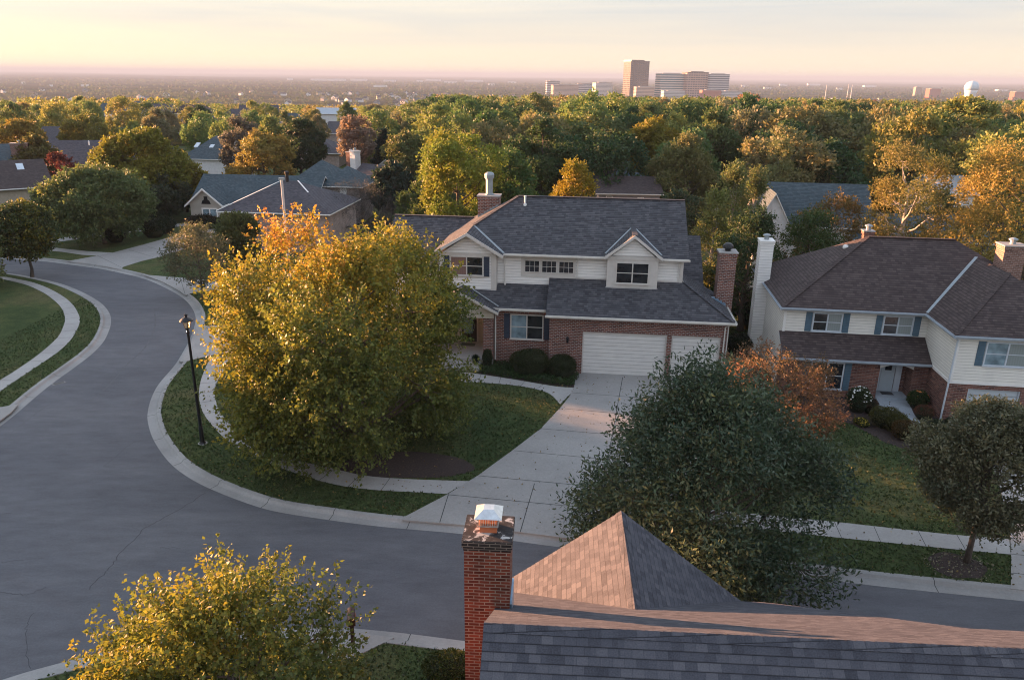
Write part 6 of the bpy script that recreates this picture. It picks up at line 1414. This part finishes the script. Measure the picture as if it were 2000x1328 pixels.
scatter('ground_cover', 'leafy ground cover in the bed before the double window', [(936,730),(938,706),(962,698),(1010,704),(1075,706),(1130,736),(1120,755),(1084,753),(1000,741)], 11000, .10, (.040, .068, .028), (.02, .34))
def inside(pts, poly):
    x, y = pts[:, 0], pts[:, 1]; c = np.zeros(len(pts), bool); j = len(poly) - 1
    for i in range(len(poly)):
        xi, yi = poly[i]; xj, yj = poly[j]
        if yi != yj: c ^= ((yi > y) != (yj > y)) & (x < (xj - xi) * (y - yi) / (yj - yi) + xi)
        j = i
    return c
def lawn_points(rs, n, box):
    p = np.stack([rs.uniform(box[0], box[1], n), rs.uniform(box[2], box[3], n)], 1); bad = inside(p, hole)
    for q in PAVED: bad |= inside(p, q)
    for (root, rects) in ((H1, [(-13.2, 8.3, .5, 13.6), (-2, 8.3, 0, 5)]), (H2, [(-8.5, 7.4, 2.6, 12.6), (0, 6.6, 0, 3)]), (H3, [(0, 17, -6, 7.3)])):
        c, s_ = math.cos(-root.rotation_euler[2]), math.sin(-root.rotation_euler[2]); dx, dy = p[:, 0] - root.location.x, p[:, 1] - root.location.y
        u, v = c * dx - s_ * dy, s_ * dx + c * dy
        for a, b_, c_, d_ in rects: bad |= (u > a) & (u < b_) & (v > c_) & (v < d_)
    return p[~bad]
rsg = np.random.RandomState(4); gpts = lawn_points(rsg, 330000, (-34, 33, 15, 60)); n = len(gpts)
gd = np.exp(-np.hypot(gpts[:, 0], gpts[:, 1]) / 60); keep = rsg.rand(n) < gd * 1.5; gpts = gpts[keep]; n = len(gpts)
base = np.column_stack([gpts, np.full(n, .002)]); ax = unit(rsg.normal(size=(n, 3)) * [1, 1, .2] + [0, 0, .9]); v, f = leaves(rsg, base, ax, rsg.uniform(.05, .13, n), .75)
patch = .5 + .5 * np.sin(gpts[:, 0] * 1.7 + 2 * np.sin(gpts[:, 1] * .9)) * np.cos(gpts[:, 1] * 1.3 + gpts[:, 0] * .4); kk = np.clip(patch * .5 + rsg.rand(n) * .5, 0, 1)
gc_ = np.stack([np.interp(kk, [0, .5, .8, 1], [.034, .055, .085, .15]), np.interp(kk, [0, .5, .8, 1], [.056, .078, .092, .13]), np.interp(kk, [0, .5, .8, 1], [.022, .030, .042, .075])], 1)
lg = link('lawn_grass', np_mesh('lawn_grass', v, f, [LEAF], np.repeat(gc_, 4, axis=0))); lg['kind'] = 'stuff'; lg['label'] = 'tufts of mown grass on the lawns and verges'; print('tufts', n)
def on_grass(x, y):
    return pip(x, y, hole)
LW = [(0, (.45, .5, .4)), (.6, (1, 1, 1)), (1, (1.7, 1.4, 1.1))]
concrete_objs = [o for o in COL.objects if o.type == 'MESH' and o.name.split('.')[0] in ('driveway', 'pavement_corner', 'pavement_inner', 'front_walk', 'pavement_east', 'driveway_side', 'driveway_fork', 'driveway_west', 'east_front_walk', 'driveway_east', 'driveway_south_west')]
scatter('fallen_leaves', 'fallen leaves and clippings scattered over the lawns', None, 3000, .075, (.30, .20, .075), (.03, .05), LEAF, [(0, (.3, .3, .3)), (.7, (.8, .8, .8)), (1, (1.5, 1.5, 1.6))], 7, world=[(-17, 22), (30, 22), (32, 44), (-17, 44)], up=.1, aspect=.8, avoid=on_grass)
scatter('leaf_litter', 'leaf litter under the right street oak', None, 260, .09, (.22, .19, .17), (.02, .04), LEAF, None, 8, world=disc(1868, 1104, 1.25, 1.0), up=.1, aspect=.8)

# ================================================================== AIR
hm = bpy.data.materials.new('haze'); hm.use_nodes = True; t = hm.node_tree; t.nodes.clear(); o_ = t.nodes.new('ShaderNodeOutputMaterial'); vp = t.nodes.new('ShaderNodeVolumePrincipled')
vp.inputs['Color'].default_value = (.31, .41, .57, 1); vp.inputs['Density'].default_value = .00013; vp.inputs['Anisotropy'].default_value = 0
t.links.new(vp.outputs[0], o_.inputs['Volume'])
b = MB(); b.box(-32000, 32000, -32000, 32000, -75, 70); hz = b.build('haze', hm); hz['kind'] = 'stuff'; hz['label'] = 'thin evening haze over the plain'
